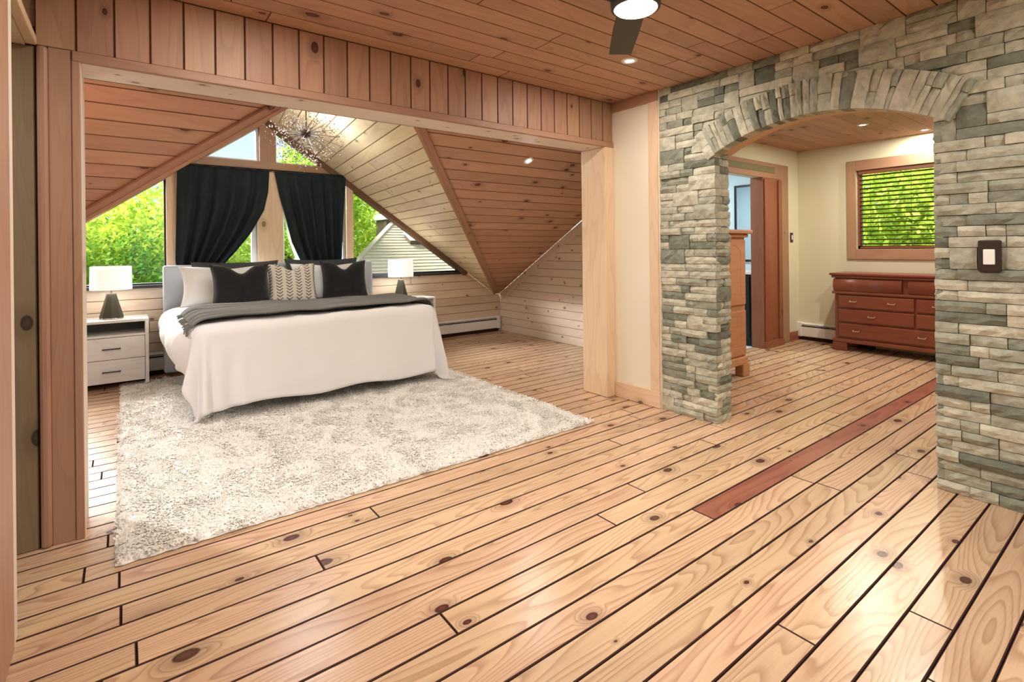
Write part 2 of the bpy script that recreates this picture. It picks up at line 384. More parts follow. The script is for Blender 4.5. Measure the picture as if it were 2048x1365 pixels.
def boards(parent, name, O, u, v, poly, w, th, mat, gap=0.004, ch=0.003, joints=None, v0=None, jfix=None, special=None, lift=0.0, groove=None):
    """clip a planked face into single boards; n = u x v faces the room"""
    O = Vector(O); u = Vector(u).normalized(); v = Vector(v).normalized(); n = u.cross(v)
    if area(poly) < 0: poly = poly[::-1]
    lo = min(p[1] for p in poly); hi = max(p[1] for p in poly)
    if v0 is None: v0 = lo
    k = math.floor((lo-v0)/w+1e-6); made = []
    while v0+k*w < hi-1e-6:
        a = v0+k*w+gap/2; b = v0+(k+1)*w-gap/2
        pl = clip(clip(poly, 0, -1, -a), 0, 1, b)
        if len(pl) >= 3 and abs(area(pl)) > 2e-5:
            us = min(p[0] for p in pl); ue = max(p[0] for p in pl); cuts = []
            if jfix and k in jfix: cuts = list(jfix[k])
            elif joints:
                x = us+random.uniform(0.25, 1.0)*joints
                while x < ue-0.35: cuts.append(x); x += random.uniform(0.75, 1.25)*joints
            ed = [us-1]+cuts+[ue+1]
            for s, e in zip(ed[:-1], ed[1:]):
                q = clip(clip(pl, -1, 0, -(s+gap*0.3)), 1, 0, e-gap*0.3)
                if len(q) < 3 or abs(area(q)) < 2e-5: continue
                cu = sum(p[0] for p in q)/len(q); cv = sum(p[1] for p in q)/len(q)
                vs_, fs_ = prism([(p[0]-cu, p[1]-cv) for p in q], th, ch)
                dz = random.uniform(-lift, lift)
                mt = mat
                if special and k in special and special[k][0] < cu < special[k][1]: mt = special[k][2]
                ob = mk(name, vs_, fs_, mt, parent, frame(O+u*cu+v*cv+n*dz, u, v, n)); made.append(ob)
                if groove:
                    ob.data.materials.append(groove); ob.data.polygons.foreach_set('material_index', [0]+[1]*(len(fs_)-1))
        k += 1
    return made

def slab(name, O, u, v, poly, th, mat, z=0.0, parent=None):
    O = Vector(O); u = Vector(u).normalized(); v = Vector(v).normalized(); n = u.cross(v)
    vs_, fs_ = prism(poly, th, 0.0)
    # z is moved along the normal; kept in world coordinates so children share the origin
    F = frame(O+n*z, u, v, n)
    return mk(name, [F @ Vector(p) for p in vs_], fs_, mat, parent)

def to_uv(O, u, v, pts):
    O = Vector(O); u = Vector(u).normalized(); v = Vector(v).normalized()
    return [((Vector(p)-O).dot(u), (Vector(p)-O).dot(v)) for p in pts]

def joined(name, parts, mat, parent=None, mw=None, smooth=False):
    V = []; Fc = []
    for vs_, fs_ in parts:
        k = len(V); V += list(vs_); Fc += [[i+k for i in f] for f in fs_]
    return mk(name, V, Fc, mat, parent, mw, smooth)

def lathe(prof, seg=32):
    V = []; Fc = []
    for r, z in prof:
        for i in range(seg):
            a = 2*PI*i/seg; V.append((r*math.cos(a), r*math.sin(a), z))
    for k in range(len(prof)-1):
        for i in range(seg):
            j = (i+1) % seg; Fc.append((k*seg+i, k*seg+j, (k+1)*seg+j, (k+1)*seg+i))
    return V, Fc

def tube(A, B, r0, r1=None, seg=8):
    A = Vector(A); B = Vector(B); r1 = r0 if r1 is None else r1
    d = (B-A).normalized(); x = d.orthogonal().normalized(); y = d.cross(x)
    V = [A+(x*math.cos(2*PI*i/seg)+y*math.sin(2*PI*i/seg))*r0 for i in range(seg)]+[B+(x*math.cos(2*PI*i/seg)+y*math.sin(2*PI*i/seg))*r1 for i in range(seg)]
    return [tuple(p) for p in V], [(i, (i+1) % seg, seg+(i+1) % seg, seg+i) for i in range(seg)]+[list(range(seg))[::-1], list(range(seg, 2*seg))]

T_ = [0]
def trim(parts_fn, label):
    T_[0] += 1
    o = parts_fn('trim_%d' % T_[0]); tag(o, label, 'trim', kind='structure'); return o

# ------------------------------------------------------------------ measures of the place
HC = 2.56                                  # flat ceiling
YH, YH2, ZB = 3.056, 3.33, 2.172           # header front, back, underside
XL, XP = -0.15, 3.33                       # clear opening
XS = 3.43                                  # stone face / cream panel
YW, XR, XQ = 6.657, 4.77, -2.03            # window wall, knee walls
Z1, SL = 0.5805, 0.5764
MZ = lambda y: Z1+SL*(YW-y)
P0 = Vector((1.338, 3.164, MZ(3.164))); AP = Vector((1.37, YW, 2.868)); RV = Vector((4.683, YW, Z1)); LV = Vector((-1.743, YW, Z1))
ZS = 0.955
zR = lambda x: AP.z+(RV.z-AP.z)*(x-AP.x)/(RV.x-AP.x)
zL = lambda x: AP.z+(LV.z-AP.z)*(x-AP.x)/(LV.x-AP.x)
xR = lambda z: AP.x+(z-AP.z)*(RV.x-AP.x)/(RV.z-AP.z)
xL = lambda z: AP.x+(z-AP.z)*(LV.x-AP.x)/(LV.z-AP.z)
XB, YB0 = 7.50, -2.6                       # far wall of next room, wall behind the camera
X_, Y_, Z_ = Vector((1, 0, 0)), Vector((0, 1, 0)), Vector((0, 0, 1))

# ------------------------------------------------------------------ floor
PW = 0.1265; V0 = 2.638
floor = slab('floor', (0, 0, 0), X_, Y_, [(-2.2, -2.8), (7.75, -2.8), (7.75, 6.8), (-2.2, 6.8)], 0.12, W_DARK, z=-0.022)
tag(floor, 'knotty pine plank floor running through both rooms', 'floor', kind='structure')
row = lambda y: math.floor((y-V0)/PW)
jf = {row(2.57): [-0.025, 3.1, 6.0], row(2.32): [-0.019, 2.6, 5.2], row(2.05): [0.022, 3.4, 6.2], row(0.83): [-0.6, 1.78, 4.6], row(0.55): [0.2, 2.21, 5.4], row(1.79): [-0.4, 2.197, 4.9]}
rr = row(1.42); jf[rr] = [-0.7, 2.23, 6.4]
FL = dict(gap=0.0035, ch=0.0036, lift=0.0006, groove=G_FLOOR)
boards(floor, 'floor_plank', (0, 0, 0), X_, Y_, [(-2.03, YH+0.09), (4.8, YH+0.09), (4.8, 6.66), (-2.03, 6.66)], PW, 0.02, W_FLOOR, joints=2.9, v0=V0, **FL)
boards(floor, 'floor_plank', (0, 0, 0), X_, Y_, [(-0.95, -0.39), (7.5, -0.39), (7.5, YH+0.09), (-0.95, YH+0.09)], PW, 0.02, W_FLOOR, joints=2.9, v0=V0, jfix=jf, special={rr: (2.3, 6.3, W_RED)}, **FL)
boards(floor, 'floor_plank', (0, 0, 0), X_, Y_, [(-0.33, -2.6), (3.5, -2.6), (3.5, -0.39), (-0.33, -0.39)], PW, 0.02, W_FLOOR, v0=V0, **FL)
boards(floor, 'floor_plank', (0, 0, 0), X_, Y_, [(4.8, YH+0.09), (7.5, YH+0.09), (7.5, 3.40), (4.8, 3.40)], PW, 0.02, W_FLOOR, v0=V0, **FL)

# ------------------------------------------------------------------ flat ceiling
ceiling = slab('ceiling', (0, 0, HC), X_, -Y_, [(-0.6, -YH2), (3.66, -YH2), (3.66, 2.7), (-0.6, 2.7)], 0.12, W_DARK, z=-0.02)
tag(ceiling, 'flat ceiling of red-brown knotty pine boards', 'ceiling', kind='structure')
boards(ceiling, 'ceiling_plank', (0, 0, HC), X_, -Y_, [(-0.31, -YH), (3.47, -YH), (3.47, 2.6), (-0.31, 2.6)], 0.141, 0.018, W_CEIL, gap=0.0025, ch=0.003, joints=1.7, v0=-YH, groove=G_BROWN)

# ------------------------------------------------------------------ header wall with the wide opening
wall_back = joined('wall_back', [boxdata((XQ-0.1, YH+0.02, ZB+0.012), (XR+0.12, YH2-0.012, 2.75)), boxdata((XQ-0.1, YH+0.02, 0), (XL-0.02, YH2-0.012, ZB+0.02)), boxdata((XP+0.02, YH+0.02, 0), (XR+0.12, YH2-0.012, ZB+0.02))], W_HEAD)
tag(wall_back, 'header wall of upright knotty boards over the wide bedroom opening', 'wall', kind='structure')
boards(wall_back, 'header_plank', (0, YH, 0), Z_, -X_, [(ZB+0.045, 0.305), (HC, 0.305), (HC, -XS), (ZB+0.045, -XS)], 0.1388, 0.018, W_HEAD, gap=0.003, ch=0.004, v0=0.166, groove=G_BROWN)
box('jamb_board', (-0.262, YH-0.002, 0), (-0.182, YH+0.018, ZB+0.045), W_TRIM, wall_back, 0.003)
box('jamb_board', (-0.182, YH-0.008, 0), (-0.151, YH+0.018, ZB+0.0), W_TRIM, wall_back, 0.004)
box('jamb_board', (-0.300, YH-0.016, 0), (-0.262, YH+0.018, ZB+0.045), W_TRIM, wall_back, 0.012)
box('jamb_lining', (XL-0.02, YH, 0), (XL, YH2, ZB), W_WHITE, wall_back, 0.003)  # pale tone stands in for window light on this face
box('head_lining', (XL-0.02, YH+0.004, ZB), (XP, YH2, ZB+0.014), W_WHITE, wall_back, 0.003)  # underside coloured pale to carry the daylight coming from below
box('head_band', (XL-0.03, YH-0.012, ZB-0.001), (XS, YH+0.018, ZB+0.045), W_TRIM, wall_back, 0.004)
slab('back_face', (0, YH2, 0), -X_, Z_, [(-XR-0.1, ZB), (2.03, ZB), (2.03, 2.6), (-XR-0.1, 2.6)], 0.012, W_SLOPE, parent=wall_back)
post = box('trim_1', (XP-0.012, YH-0.012, 0.002), (XP+0.10, YH2+0.005, ZB-0.001), W_POST, None, 0.006); T_[0] = 1
tag(post, 'thick pale pine post at the right end of the opening', 'post', kind='structure')
# cream panel between post and stone
wall_panel = box('wall_right_panel', (XS, 2.567, 0), (XS+0.2, YH+0.02, HC), M_CREAM)
tag(wall_panel, 'narrow cream painted wall between pine post and stone', 'wall', kind='structure')
trim(lambda n: box(n, (XS-0.014, 2.575, 0.135), (XS+0.001, 2.665, HC-0.085), W_POST, None, 0.003), 'upright pale pine strip edging the stone wall')
trim(lambda n: box(n, (XS-0.016, 2.572, HC-0.085), (XS+0.001, YH-0.002, HC-0.001), W_TRIM, None, 0.003), 'pine strip under the ceiling above the cream panel')
bb = box('baseboard_right', (XS-0.016, 2.572, 0.001), (XS+0.001, YH-0.014, 0.135), W_POST, None, 0.004); tag(bb, 'pale pine baseboard under the cream panel', 'baseboard', kind='structure')

# ------------------------------------------------------------------ left wall, doorway and lobby behind it
wall_left = joined('wall_left', [boxdata((-0.42, YB0, 0), (-0.33, 2.30, HC)), boxdata((-0.42, 2.30, 2.22), (-0.33, YH, HC))], W_GREY)
tag(wall_left, 'left wall close to the camera with a doorway', 'wall', kind='structure')
boards(wall_left, 'wall_plank', (-0.32, 0, 0), Z_, -Y_, [(0, -2.20), (HC, -2.20), (HC, 2.6), (0, 2.6)], 0.14, 0.012, W_HEAD, gap=0.003, ch=0.004)
trim(lambda n: box(n, (-0.335, 2.10, 0.001), (-0.296, 2.335, 2.36), W_TRIM, None, 0.004), 'brown doorway casing at the left edge of the view')
trim(lambda n: box(n, (-0.335, 2.335, 0.001), (-0.298, 2.41, 2.30), W_WHITE, None, 0.003), 'pale narrow strip beside the brown doorway casing')
trim(lambda n: box(n, (-0.335, 2.30, 2.21), (-0.296, YH-0.018, 2.25), W_POST, None, 0.006), 'doorway head trim at the upper left corner')
wl2 = joined('wall_lobby', [boxdata((-1.4, YH+0.01, 0), (-0.302, YH+0.06, 2.3))], W_DARK); tag(wl2, 'board wall of the lobby seen through the left doorway', 'wall', kind='structure')
boards(wl2, 'wall_plank', (0, YH, 0), Z_, -X_, [(0, 1.4), (2.21, 1.4), (2.21, 0.304), (0, 0.304)], 0.16, 0.009, W_GREY, gap=0.004, ch=0.004, v0=0.304)
cl2 = slab('ceiling_lobby', (0, 0, 2.21), X_, -Y_, [(-1.4, -YH), (-0.335, -YH), (-0.335, -1.6), (-1.4, -1.6)], 0.05, W_WALL); tag(cl2, 'pale pine ceiling of the lobby at upper left', 'ceiling', kind='structure')
wl3 = joined('wall_lobby_end', [boxdata((-1.5, 1.5, 0), (-1.4, YH+0.06, 2.3)), boxdata((-1.45, 1.5, 0), (-0.42, 1.6, 2.3))], W_GREY); tag(wl3, 'closing walls of the small lobby', 'wall', kind='structure')
wfl = slab('floor_lobby', (0, 0, 0), X_, Y_, [(-1.4, 1.6), (-0.95, 1.6), (-0.95, YH), (-1.4, YH)], 0.02, W_FLOOR); tag(wfl, 'pine floor of the small lobby', 'floor', kind='structure')

# ------------------------------------------------------------------ unseen wall behind the camera; its wide opening is added for daylight fill
wbh = joined('wall_front', [boxdata((-0.42, YB0-0.1, 0), (3.66, YB0, 0.7)), boxdata((-0.42, YB0-0.1, 2.3), (3.66, YB0, HC+0.1)), boxdata((-0.42, YB0-0.1, 0.7), (0.1, YB0, 2.3)), boxdata((3.0, YB0-0.1, 0.7), (3.66, YB0, 2.3))], M_CREAM)
tag(wbh, 'unseen wall behind the camera, its wide opening added for daylight fill', 'wall', kind='structure')

# ------------------------------------------------------------------ sloped bedroom ceilings
def planked_ceiling(name, label, O, pts, udir, inside, w, mat, extra=0.0):
    a, b_, c = [Vector(p) for p in pts[:3]]
    n = (b_-a).cross(c-a).normalized()
    if n.dot(Vector(inside)-a) < 0: n = -n
    u = Vector(udir); u = (u-n*u.dot(n)).normalized(); v = n.cross(u)
    uv = to_uv(a, u, v, pts)
    if area(uv) < 0: uv = uv[::-1]
    o = slab(name, a, u, v, uv, 0.10, W_DARK, z=-0.018); tag(o, label, 'ceiling', kind='structure')
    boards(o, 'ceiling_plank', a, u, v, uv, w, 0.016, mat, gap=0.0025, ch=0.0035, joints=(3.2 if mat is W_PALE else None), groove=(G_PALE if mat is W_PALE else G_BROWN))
    return n
inside = (1.4, 5.2, 1.0)
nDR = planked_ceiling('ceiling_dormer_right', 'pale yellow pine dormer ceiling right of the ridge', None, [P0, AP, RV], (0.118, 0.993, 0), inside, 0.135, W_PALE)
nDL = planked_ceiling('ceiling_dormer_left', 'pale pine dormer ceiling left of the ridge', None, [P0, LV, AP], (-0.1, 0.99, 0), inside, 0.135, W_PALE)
nM = planked_ceiling('ceiling_slope_right', 'red-brown sloping pine ceiling above the right knee wall', None, [P0, RV, Vector((XR, YW, Z1)), Vector((XR, P0.y, P0.z))], (1, 0, 0), inside, 0.146, W_SLOPE)
planked_ceiling('ceiling_slope_left', 'red-brown sloping pine ceiling on the left of the bedroom', None, [P0, Vector((XQ, P0.y, P0.z)), Vector((XQ, YW, Z1)), LV], (1, 0, 0), inside, 0.146, W_SLOPE)
def valley(A, B, n, side, lab, mat=W_TRIM):
    d = (B-A).normalized(); v = n.cross(d)
    def fn(name):
        o = beam(name, A+n*0.016, B+n*0.016, 0.062, 0.030, mat, n, None, 0.005, (side*0.036, 0))
        beam('inner_strip', A+n*0.018, B+n*0.018, 0.030, 0.040, mat, n, o, 0.004, (0, 0)).matrix_parent_inverse = o.matrix_basis.inverted()
        return o
    return trim(fn, lab)
A_ = P0+(RV-P0)*0.045
valley(A_, P0+(RV-P0)*0.985, nM, -1 if (nM.cross((RV-P0).normalized())).x > 0 and False else (1 if nM.cross((RV-P0).normalized()).x > 0 else -1), 'pine board along the right ceiling valley')
valley(P0+(LV-P0)*0.045, P0+(LV-P0)*0.97, nM, 1 if nM.cross((LV-P0).normalized()).x < 0 else -1, 'pine board along the left ceiling valley')

# ------------------------------------------------------------------ knee walls
wk = slab('wall_right', (XR, 0, 0), -Y_, Z_, [(-YW, 0), (-YH2, 0), (-YH2, MZ(YH2)), (-YW, Z1)], 0.08, W_DARK, z=-0.014)
tag(wk, 'whitewashed knotty knee wall on the right of the bedroom', 'wall', kind='structure')
boards(wk, 'wall_plank', (XR, 0, 0), -Y_, Z_, [(-YW, 0), (-YH2, 0), (-YH2, MZ(YH2)), (-YW, Z1)], 0.112, 0.013, W_WHITE, gap=0.002, ch=0.0025, groove=G_WHITE)
trim(lambda n: beam(n, (XR-0.008, YH2, MZ(YH2)-0.06), (XR-0.008, YW-0.02, Z1-0.06), 0.095, 0.016, W_WHITE, (-1, 0, 0), None, 0.003), 'sloping whitewashed strip along the top of the knee wall')
wk2 = slab('wall_left_knee', (XQ, 0, 0), Y_, Z_, [(YH2, 0), (YW, 0), (YW, Z1), (YH2, MZ(YH2))], 0.08, W_DARK, z=-0.014)
tag(wk2, 'pine knee wall on the hidden left of the bedroom', 'wall', kind='structure')
boards(wk2, 'wall_plank', (XQ, 0, 0), Y_, Z_, [(YH2, 0), (YW, 0), (YW, Z1), (YH2, MZ(YH2))], 0.112, 0.013, W_WHITE, gap=0.002, ch=0.0025, groove=G_WHITE)

# ------------------------------------------------------------------ window wall
low = [(XQ, 0), (XR, 0), (XR, Z1), (RV.x, Z1), (xR(ZS-0.03), ZS-0.03), (xL(ZS-0.03), ZS-0.03), (LV.x, Z1), (XQ, Z1)]
wg = slab('wall_window', (0, YW, 0), X_, Z_, low, 0.10, W_DARK, z=-0.014)
tag(wg, 'low wall of horizontal pine boards under the gable windows', 'wall', kind='structure')
boards(wg, 'wall_plank', (0, YW, 0), X_, Z_, low, 0.118, 0.013, W_WALL, gap=0.002, ch=0.003, joints=2.6, groove=G_PALE, v0=ZS-0.03-0.118*8)
def poly_xz(name, pts, y0, y1, mat, parent=None):
    """convex outline in x,z extruded from y0 to y1"""
    if area(pts) < 0: pts = pts[::-1]
    n = len(pts); V = [(p[0], y0, p[1]) for p in pts]+[(p[0], y1, p[1]) for p in pts]
    Fc = [list(range(n)), list(range(2*n-1, n-1, -1))]+[(i, n+i, n+(i+1) % n, (i+1) % n) for i in range(n)]
    return mk(name, V, Fc, mat, parent)
def post_xz(name, pts, y0, y1, mat):
    cx = sum(p[0] for p in pts)/len(pts); cz = sum(p[1] for p in pts)/len(pts)
    pts = [(p[0]-cx, p[1]-cz) for p in pts]
    if area(pts) < 0: pts = pts[::-1]
    n = len(pts); vert = max(p[1] for p in pts)-min(p[1] for p in pts) > max(p[0] for p in pts)-min(p[0] for p in pts)
    if vert: loc = lambda p, y: (p[1], p[0], y); M_ = frame(Vector((cx, (y0+y1)/2, cz)), Z_, X_, Y_)
    else: loc = lambda p, y: (p[0], p[1], -y); M_ = frame(Vector((cx, (y0+y1)/2, cz)), X_, Z_, -Y_)
    h = (y1-y0)/2; V = [loc(p, -h) for p in pts]+[loc(p, h) for p in pts]
    Fc = [list(range(n)), list(range(2*n-1, n-1, -1))]+[(i, n+i, n+(i+1) % n, (i+1) % n) for i in range(n)]
    return mk(name, V, Fc, mat, None, M_)
YF = YW-0.05
TZ0, TZ1 = 2.235, 2.355
trim(lambda n: post_xz(n, [(0.367, ZS), (0.47, ZS), (0.47, zL(0.47)), (0.367, zL(0.367))], YF, YW+0.09, W_POST), 'pine post left of the dark curtains')
trim(lambda n: post_xz(n, [(2.31, ZS), (2.40, ZS), (2.40, zR(2.40)), (2.31, zR(2.31))], YF, YW+0.09, W_POST), 'pine post right of the dark curtains')
trim(lambda n: post_xz(n, [(1.255, ZS), (1.535, ZS), (1.535, TZ0), (1.255, TZ0)], YF-0.004, YW+0.09, W_POST), 'wide pine mullion between the two dark curtains')
trim(lambda n: post_xz(n, [(1.285, TZ1), (1.464, TZ1), (1.464, zR(1.464)), (1.37, 2.868), (1.285, zL(1.285))], YF, YW+0.09, W_TRIM), 'short pine mullion up to the gable peak')
trim(lambda n: post_xz(n, [(xL(TZ0), TZ0), (xR(TZ0), TZ0), (xR(TZ1), TZ1), (xL(TZ1), TZ1)], YF-0.006, YW+0.09, W_TRIM), 'pine transom rail above the dark curtains')
trim(lambda n: post_xz(n, [(xL(ZS-0.03)+0.02, ZS-0.03), (xR(ZS-0.03)-0.02, ZS-0.03), (xR(ZS)-0.04, ZS-0.002), (xL(ZS)+0.04, ZS-0.002)], YF+0.01, YW+0.09, M_BLACKF), 'dark grey sill strip under the gable windows')
dR = (RV-AP).normalized(); dL = (LV-AP).normalized()
upR = Vector((-dR.z, 0, dR.x)); upL = Vector((dL.z, 0, -dL.x))
trim(lambda n: beam(n, AP+dR*0.0+Vector((0, -0.03, -0.05)), AP+dR*((AP.z-ZS)/-dR.z)+Vector((0, -0.03, 0.0))-upR*0.04, 0.12, 0.06, W_DARKTRIM, upR, None, 0.006), 'dark brown rafter board over the right gable window')
trim(lambda n: beam(n, AP+Vector((0, -0.03, -0.02)), AP+dL*((AP.z-ZS)/-dL.z)+Vector((0, -0.03, 0))-upL*0.02, 0.10, 0.035, W_TRIM, upL, None, 0.006), 'brown rafter board over the left gable window')

W_ = [0]
def window(pts, label, fmat, fw=0.035, y=YW+0.05):
    W_[0] += 1
    if area(pts) < 0: pts = pts[::-1]
    inn = inset_same(pts, fw); n = len(pts)
    V = []
    for yy in (y-0.03, y+0.03):
        V += [(p[0], yy, p[1]) for p in pts]+[(p[0], yy, p[1]) for p in inn]
    Fc = []
    for i in range(n):
        j = (i+1) % n
        Fc += [(i, j, n+j, n+i), (2*n+j, 2*n+i, 3*n+i, 3*n+j), (n+i, n+j, 3*n+j, 3*n+i), (j, i, 2*n+i, 2*n+j)]
    o = mk('window_%d' % W_[0], V, Fc, fmat); tag(o, label, 'window', kind='structure')
    poly_xz('pane', inset_same(pts, fw-0.006), y-0.004, y+0.004, M_GLASS, o)
    return o
window([(xL(ZS)+0.01, ZS), (0.367, ZS), (0.367, zL(0.367)-0.008)], 'three-cornered window left of the curtains, full of green leaves', M_BLACKF, 0.018)
window([(0.47, ZS), (1.255, ZS), (1.255, TZ0), (0.47, TZ0)], 'tall window half covered by the left dark curtain', M_VINYL, 0.05)
window([(1.535, ZS), (2.31, ZS), (2.31, TZ0), (1.535, TZ0)], 'tall window half covered by the right dark curtain', M_VINYL, 0.03)
window([(2.40, ZS), (xR(ZS)-0.02, ZS), (2.40, zR(2.40)-0.015)], 'three-cornered window over the shingled roof view', M_BLACKF, 0.025)
window([(xL(TZ1)+0.02, TZ1), (1.285, TZ1), (1.285, zL(1.285)-0.015)], 'small upper gable window left of the peak showing sky', M_VINYL, 0.025)
window([(1.464, TZ1), (xR(TZ1)-0.02, TZ1), (1.464, zR(1.464)-0.015)], 'small upper gable window right of the peak showing leaves', M_VINYL, 0.02)

# ------------------------------------------------------------------ stone wall with the arch
AYC, AZC, AR, ARING = 1.445, 0.766, 1.377, 0.20
YA0, YA1 = 0.826, 2.088                     # jambs of the arch
half = math.asin((YA1-AYC)/AR)
arch_z = lambda y: AZC+math.sqrt(max(0, AR*AR-(y-AYC)**2))
def core_parts():
    x0, x1 = XS+0.045, XS+0.215
    P = [boxdata((x0, YA1+0.03, 0), (x1, 2.567, HC))]
    ys = np.linspace(YA0-0.03, YA1+0.03, 25)
    for a, b in zip(ys[:-1], ys[1:]):
        za, zb = arch_z(min(max(a, YA0), YA1))+0.004, arch_z(min(max(b, YA0), YA1))+0.004
        V = [(x0, a, za), (x0, b, zb), (x0, b, HC), (x0, a, HC), (x1, a, za), (x1, b, zb), (x1, b, HC), (x1, a, HC)]
        P.append((V, [(0, 1, 2, 3)[::-1], (4, 5, 6, 7), (0, 1, 5, 4), (2, 3, 7, 6)]))
    return P
wall_stone = joined('wall_stone', core_parts(), M_CORE)
tag(wall_stone, 'grey ledgestone wall left of and above the arched opening', 'wall', kind='structure')
wall_pier = joined('wall_stone_pier', [boxdata((XS+0.045, YB0, 0), (XS+0.215, YA0-0.03, HC))], M_CORE)
tag(wall_pier, 'grey ledgestone wall right of the arched opening, with the light switch', 'wall', kind='structure')

def stone_mesh(L, h, d, rough=0.010):
    nx = max(2, min(5, int(round(L/0.045)))); ny = 2 if h < 0.08 else 3
    V = []; ed = 0.010
    for j in range(ny+1):
        for i in range(nx+1):
            x = -L/2+L*i/nx; y = -h/2+h*j/ny; z = random.uniform(-rough, rough)
            e = (i in (0, nx))+(j in (0, ny))
            if e: z = -ed*e*random.uniform(0.5, 1.0)
            if 0 < i < nx: x += random.uniform(-0.2, 0.2)*L/nx
            if 0 < j < ny: y += random.uniform(-0.2, 0.2)*h/ny
            V.append((x, y, z))
    W1 = nx+1
    Fc = [(j*W1+i, j*W1+i+1, (j+1)*W1+i+1, (j+1)*W1+i) for j in range(ny) for i in range(nx)]
    ring = [i for i in range(nx+1)]+[j*W1+nx for j in range(1, ny+1)]+[ny*W1+i for i in range(nx-1, -1, -1)]+[j*W1 for j in range(ny-1, 0, -1)]
    k = len(V)
    for r in ring: V.append((V[r][0], V[r][1], -d))
    n = len(ring)
    for a in range(n):
        b = (a+1) % n; Fc.append((ring[b], ring[a], k+a, k+b))
    Fc.append([k+a for a in range(n)][::-1])
    return V, Fc

RH = HC/46
LENS = [0.075, 0.11, 0.14, 0.18, 0.22, 0.26]
def fill(rows, span, put, lens=LENS, dbl=0.14):
    """rows: number; span(r) -> list of (a,b); put(a,b,r,rows_high)"""
    taken = [[] for _ in range(rows+1)]
    for r in range(rows):
        for a, b in span(r):
            segs = [(a, b)]
            for ta, tb in taken[r]:
                ns = []
                for s, e in segs:
                    if tb <= s or ta >= e: ns.append((s, e)); continue
                    if ta-s > 0.012: ns.append((s, ta))
                    if e-tb > 0.012: ns.append((tb, e))
                segs = ns
            for s, e in segs:
                x = s
                while x < e-1e-6:
                    l = random.choice(lens)
                    if e-(x+l) < 0.05: l = e-x
                    hi = 1
                    if r+1 < rows and 0.09 < l < 0.24 and random.random() < dbl and all(x >= aa-1e-6 and x+l <= bb_+1e-6 for aa, bb_ in [max(span(r+1), key=lambda q: min(q[1], x+l)-max(q[0], x))]):
                        if not any(tb > x and ta < x+l for ta, tb in taken[r+1]):
                            hi = 2; taken[r+1].append((x, x+l))
                    put(x, x+l, r, hi); x += l
n_front = []
def span_front(r):
    z0, z1 = r*RH, (r+1)*RH; zm = (z0+z1)/2
    lo, hi = 0.47, 2.567
    if z1 <= AZC+(AR)*math.cos(half)+0.02: return [(lo, YA0), (YA1, hi)]
    R2 = AR+ARING*0.55
    if zm < AZC+R2:
        w = math.sqrt(max(0, R2*R2-(zm-AZC)**2)); w = min(w, YA1-AYC+0.05)
        return [(lo, min(YA0, AYC-w) if w >= YA1-AYC else AYC-w), (AYC+w, hi)] if w > 0.02 else [(lo, hi)]
    return [(lo, hi)]
def put_front(a, b, r, hi):
    h = RH*hi; pr = random.uniform(-0.010, 0.012)
    V, Fc = stone_mesh(b-a-0.003, h-0.003, 0.075)
    mk('stone', V, Fc, M_STONE, wall_pier if (a+b)/2 < YA0+0.02 else wall_stone, frame(Vector((XS-pr, (a+b)/2, r*RH+h/2)), -Y_, Z_, -X_))
fill(46, span_front, put_front)
def put_jamb(a, b, r, hi):
    h = RH*hi; pr = random.uniform(-0.008, 0.010)
    V, Fc = stone_mesh(b-a-0.003, h-0.003, 0.035)
    mk('stone', V, Fc, M_STONE, wall_stone, frame(Vector(((a+b)/2, YA1-pr-0.002, r*RH+h/2)), X_, Z_, -Y_))
fill(36, lambda r: [(XS+0.014, XS+0.216)], put_jamb, [0.20, 0.20, 0.12])
# stones out of the frame: the rest of the wall and the far jamb
rest = []
def put_rest(a, b, r, hi):
    V, Fc = stone_mesh(b-a-0.003, RH*hi-0.003, 0.075); F = frame(Vector((XS, (a+b)/2, r*RH+RH*hi/2)), -Y_, Z_, -X_); rest.append(([tuple(F @ Vector(p)) for p in V], Fc))
fill(46, lambda r: [(-0.6, 0.47)], put_rest)
def put_rest2(a, b, r, hi):
    V, Fc = stone_mesh(b-a-0.003, RH*hi-0.003, 0.035); F = frame(Vector(((a+b)/2, YA0+0.004, r*RH+RH*hi/2)), -X_, Z_, Y_); rest.append(([tuple(F @ Vector(p)) for p in V], Fc))
fill(36, lambda r: [(XS+0.014, XS+0.216)], put_rest2, [0.10, 0.20])
tag(joined('stone_field', rest, M_STONE, wall_pier), kind='stuff')
# arch ring
arch = empty('trim_arch', (XS, AYC, 2.0), label='ring of upright stones around the arched opening', cat='arch', kind='structure')
a = -half-0.05; end = half+0.05
while a < end-0.01:
    w = random.choice([0.032, 0.045, 0.05, 0.058, 0.075]); da = w/(AR+0.1); da = min(da, end-a)
    if end-(a+da) < 0.02: da = end-a
    am = a+da/2
    cuts = [0, ARING] if random.random() < 0.55 else [0, ARING*random.uniform(0.35, 0.65), ARING]
    for c0, c1 in zip(cuts[:-1], cuts[1:]):
        R = AR+(c0+c1)/2; L = c1-c0-0.003; wd = da*R-0.003
        V, Fc = stone_mesh(L if c0 else L+0.02, wd, 0.11)
        er = Vector((0, math.sin(am), math.cos(am))); et = Vector((0, math.cos(am), -math.sin(am)))
        ctr = Vector((XS-0.026-random.uniform(-0.008, 0.010), AYC, AZC))+er*(R-(0 if c0 else 0.010))
        F = frame(ctr, er, (-X_).cross(er), -X_); F.translation = F.translation-arch.location
        mk('arch_stone', V, Fc, M_STONE, arch, F)
    a += da
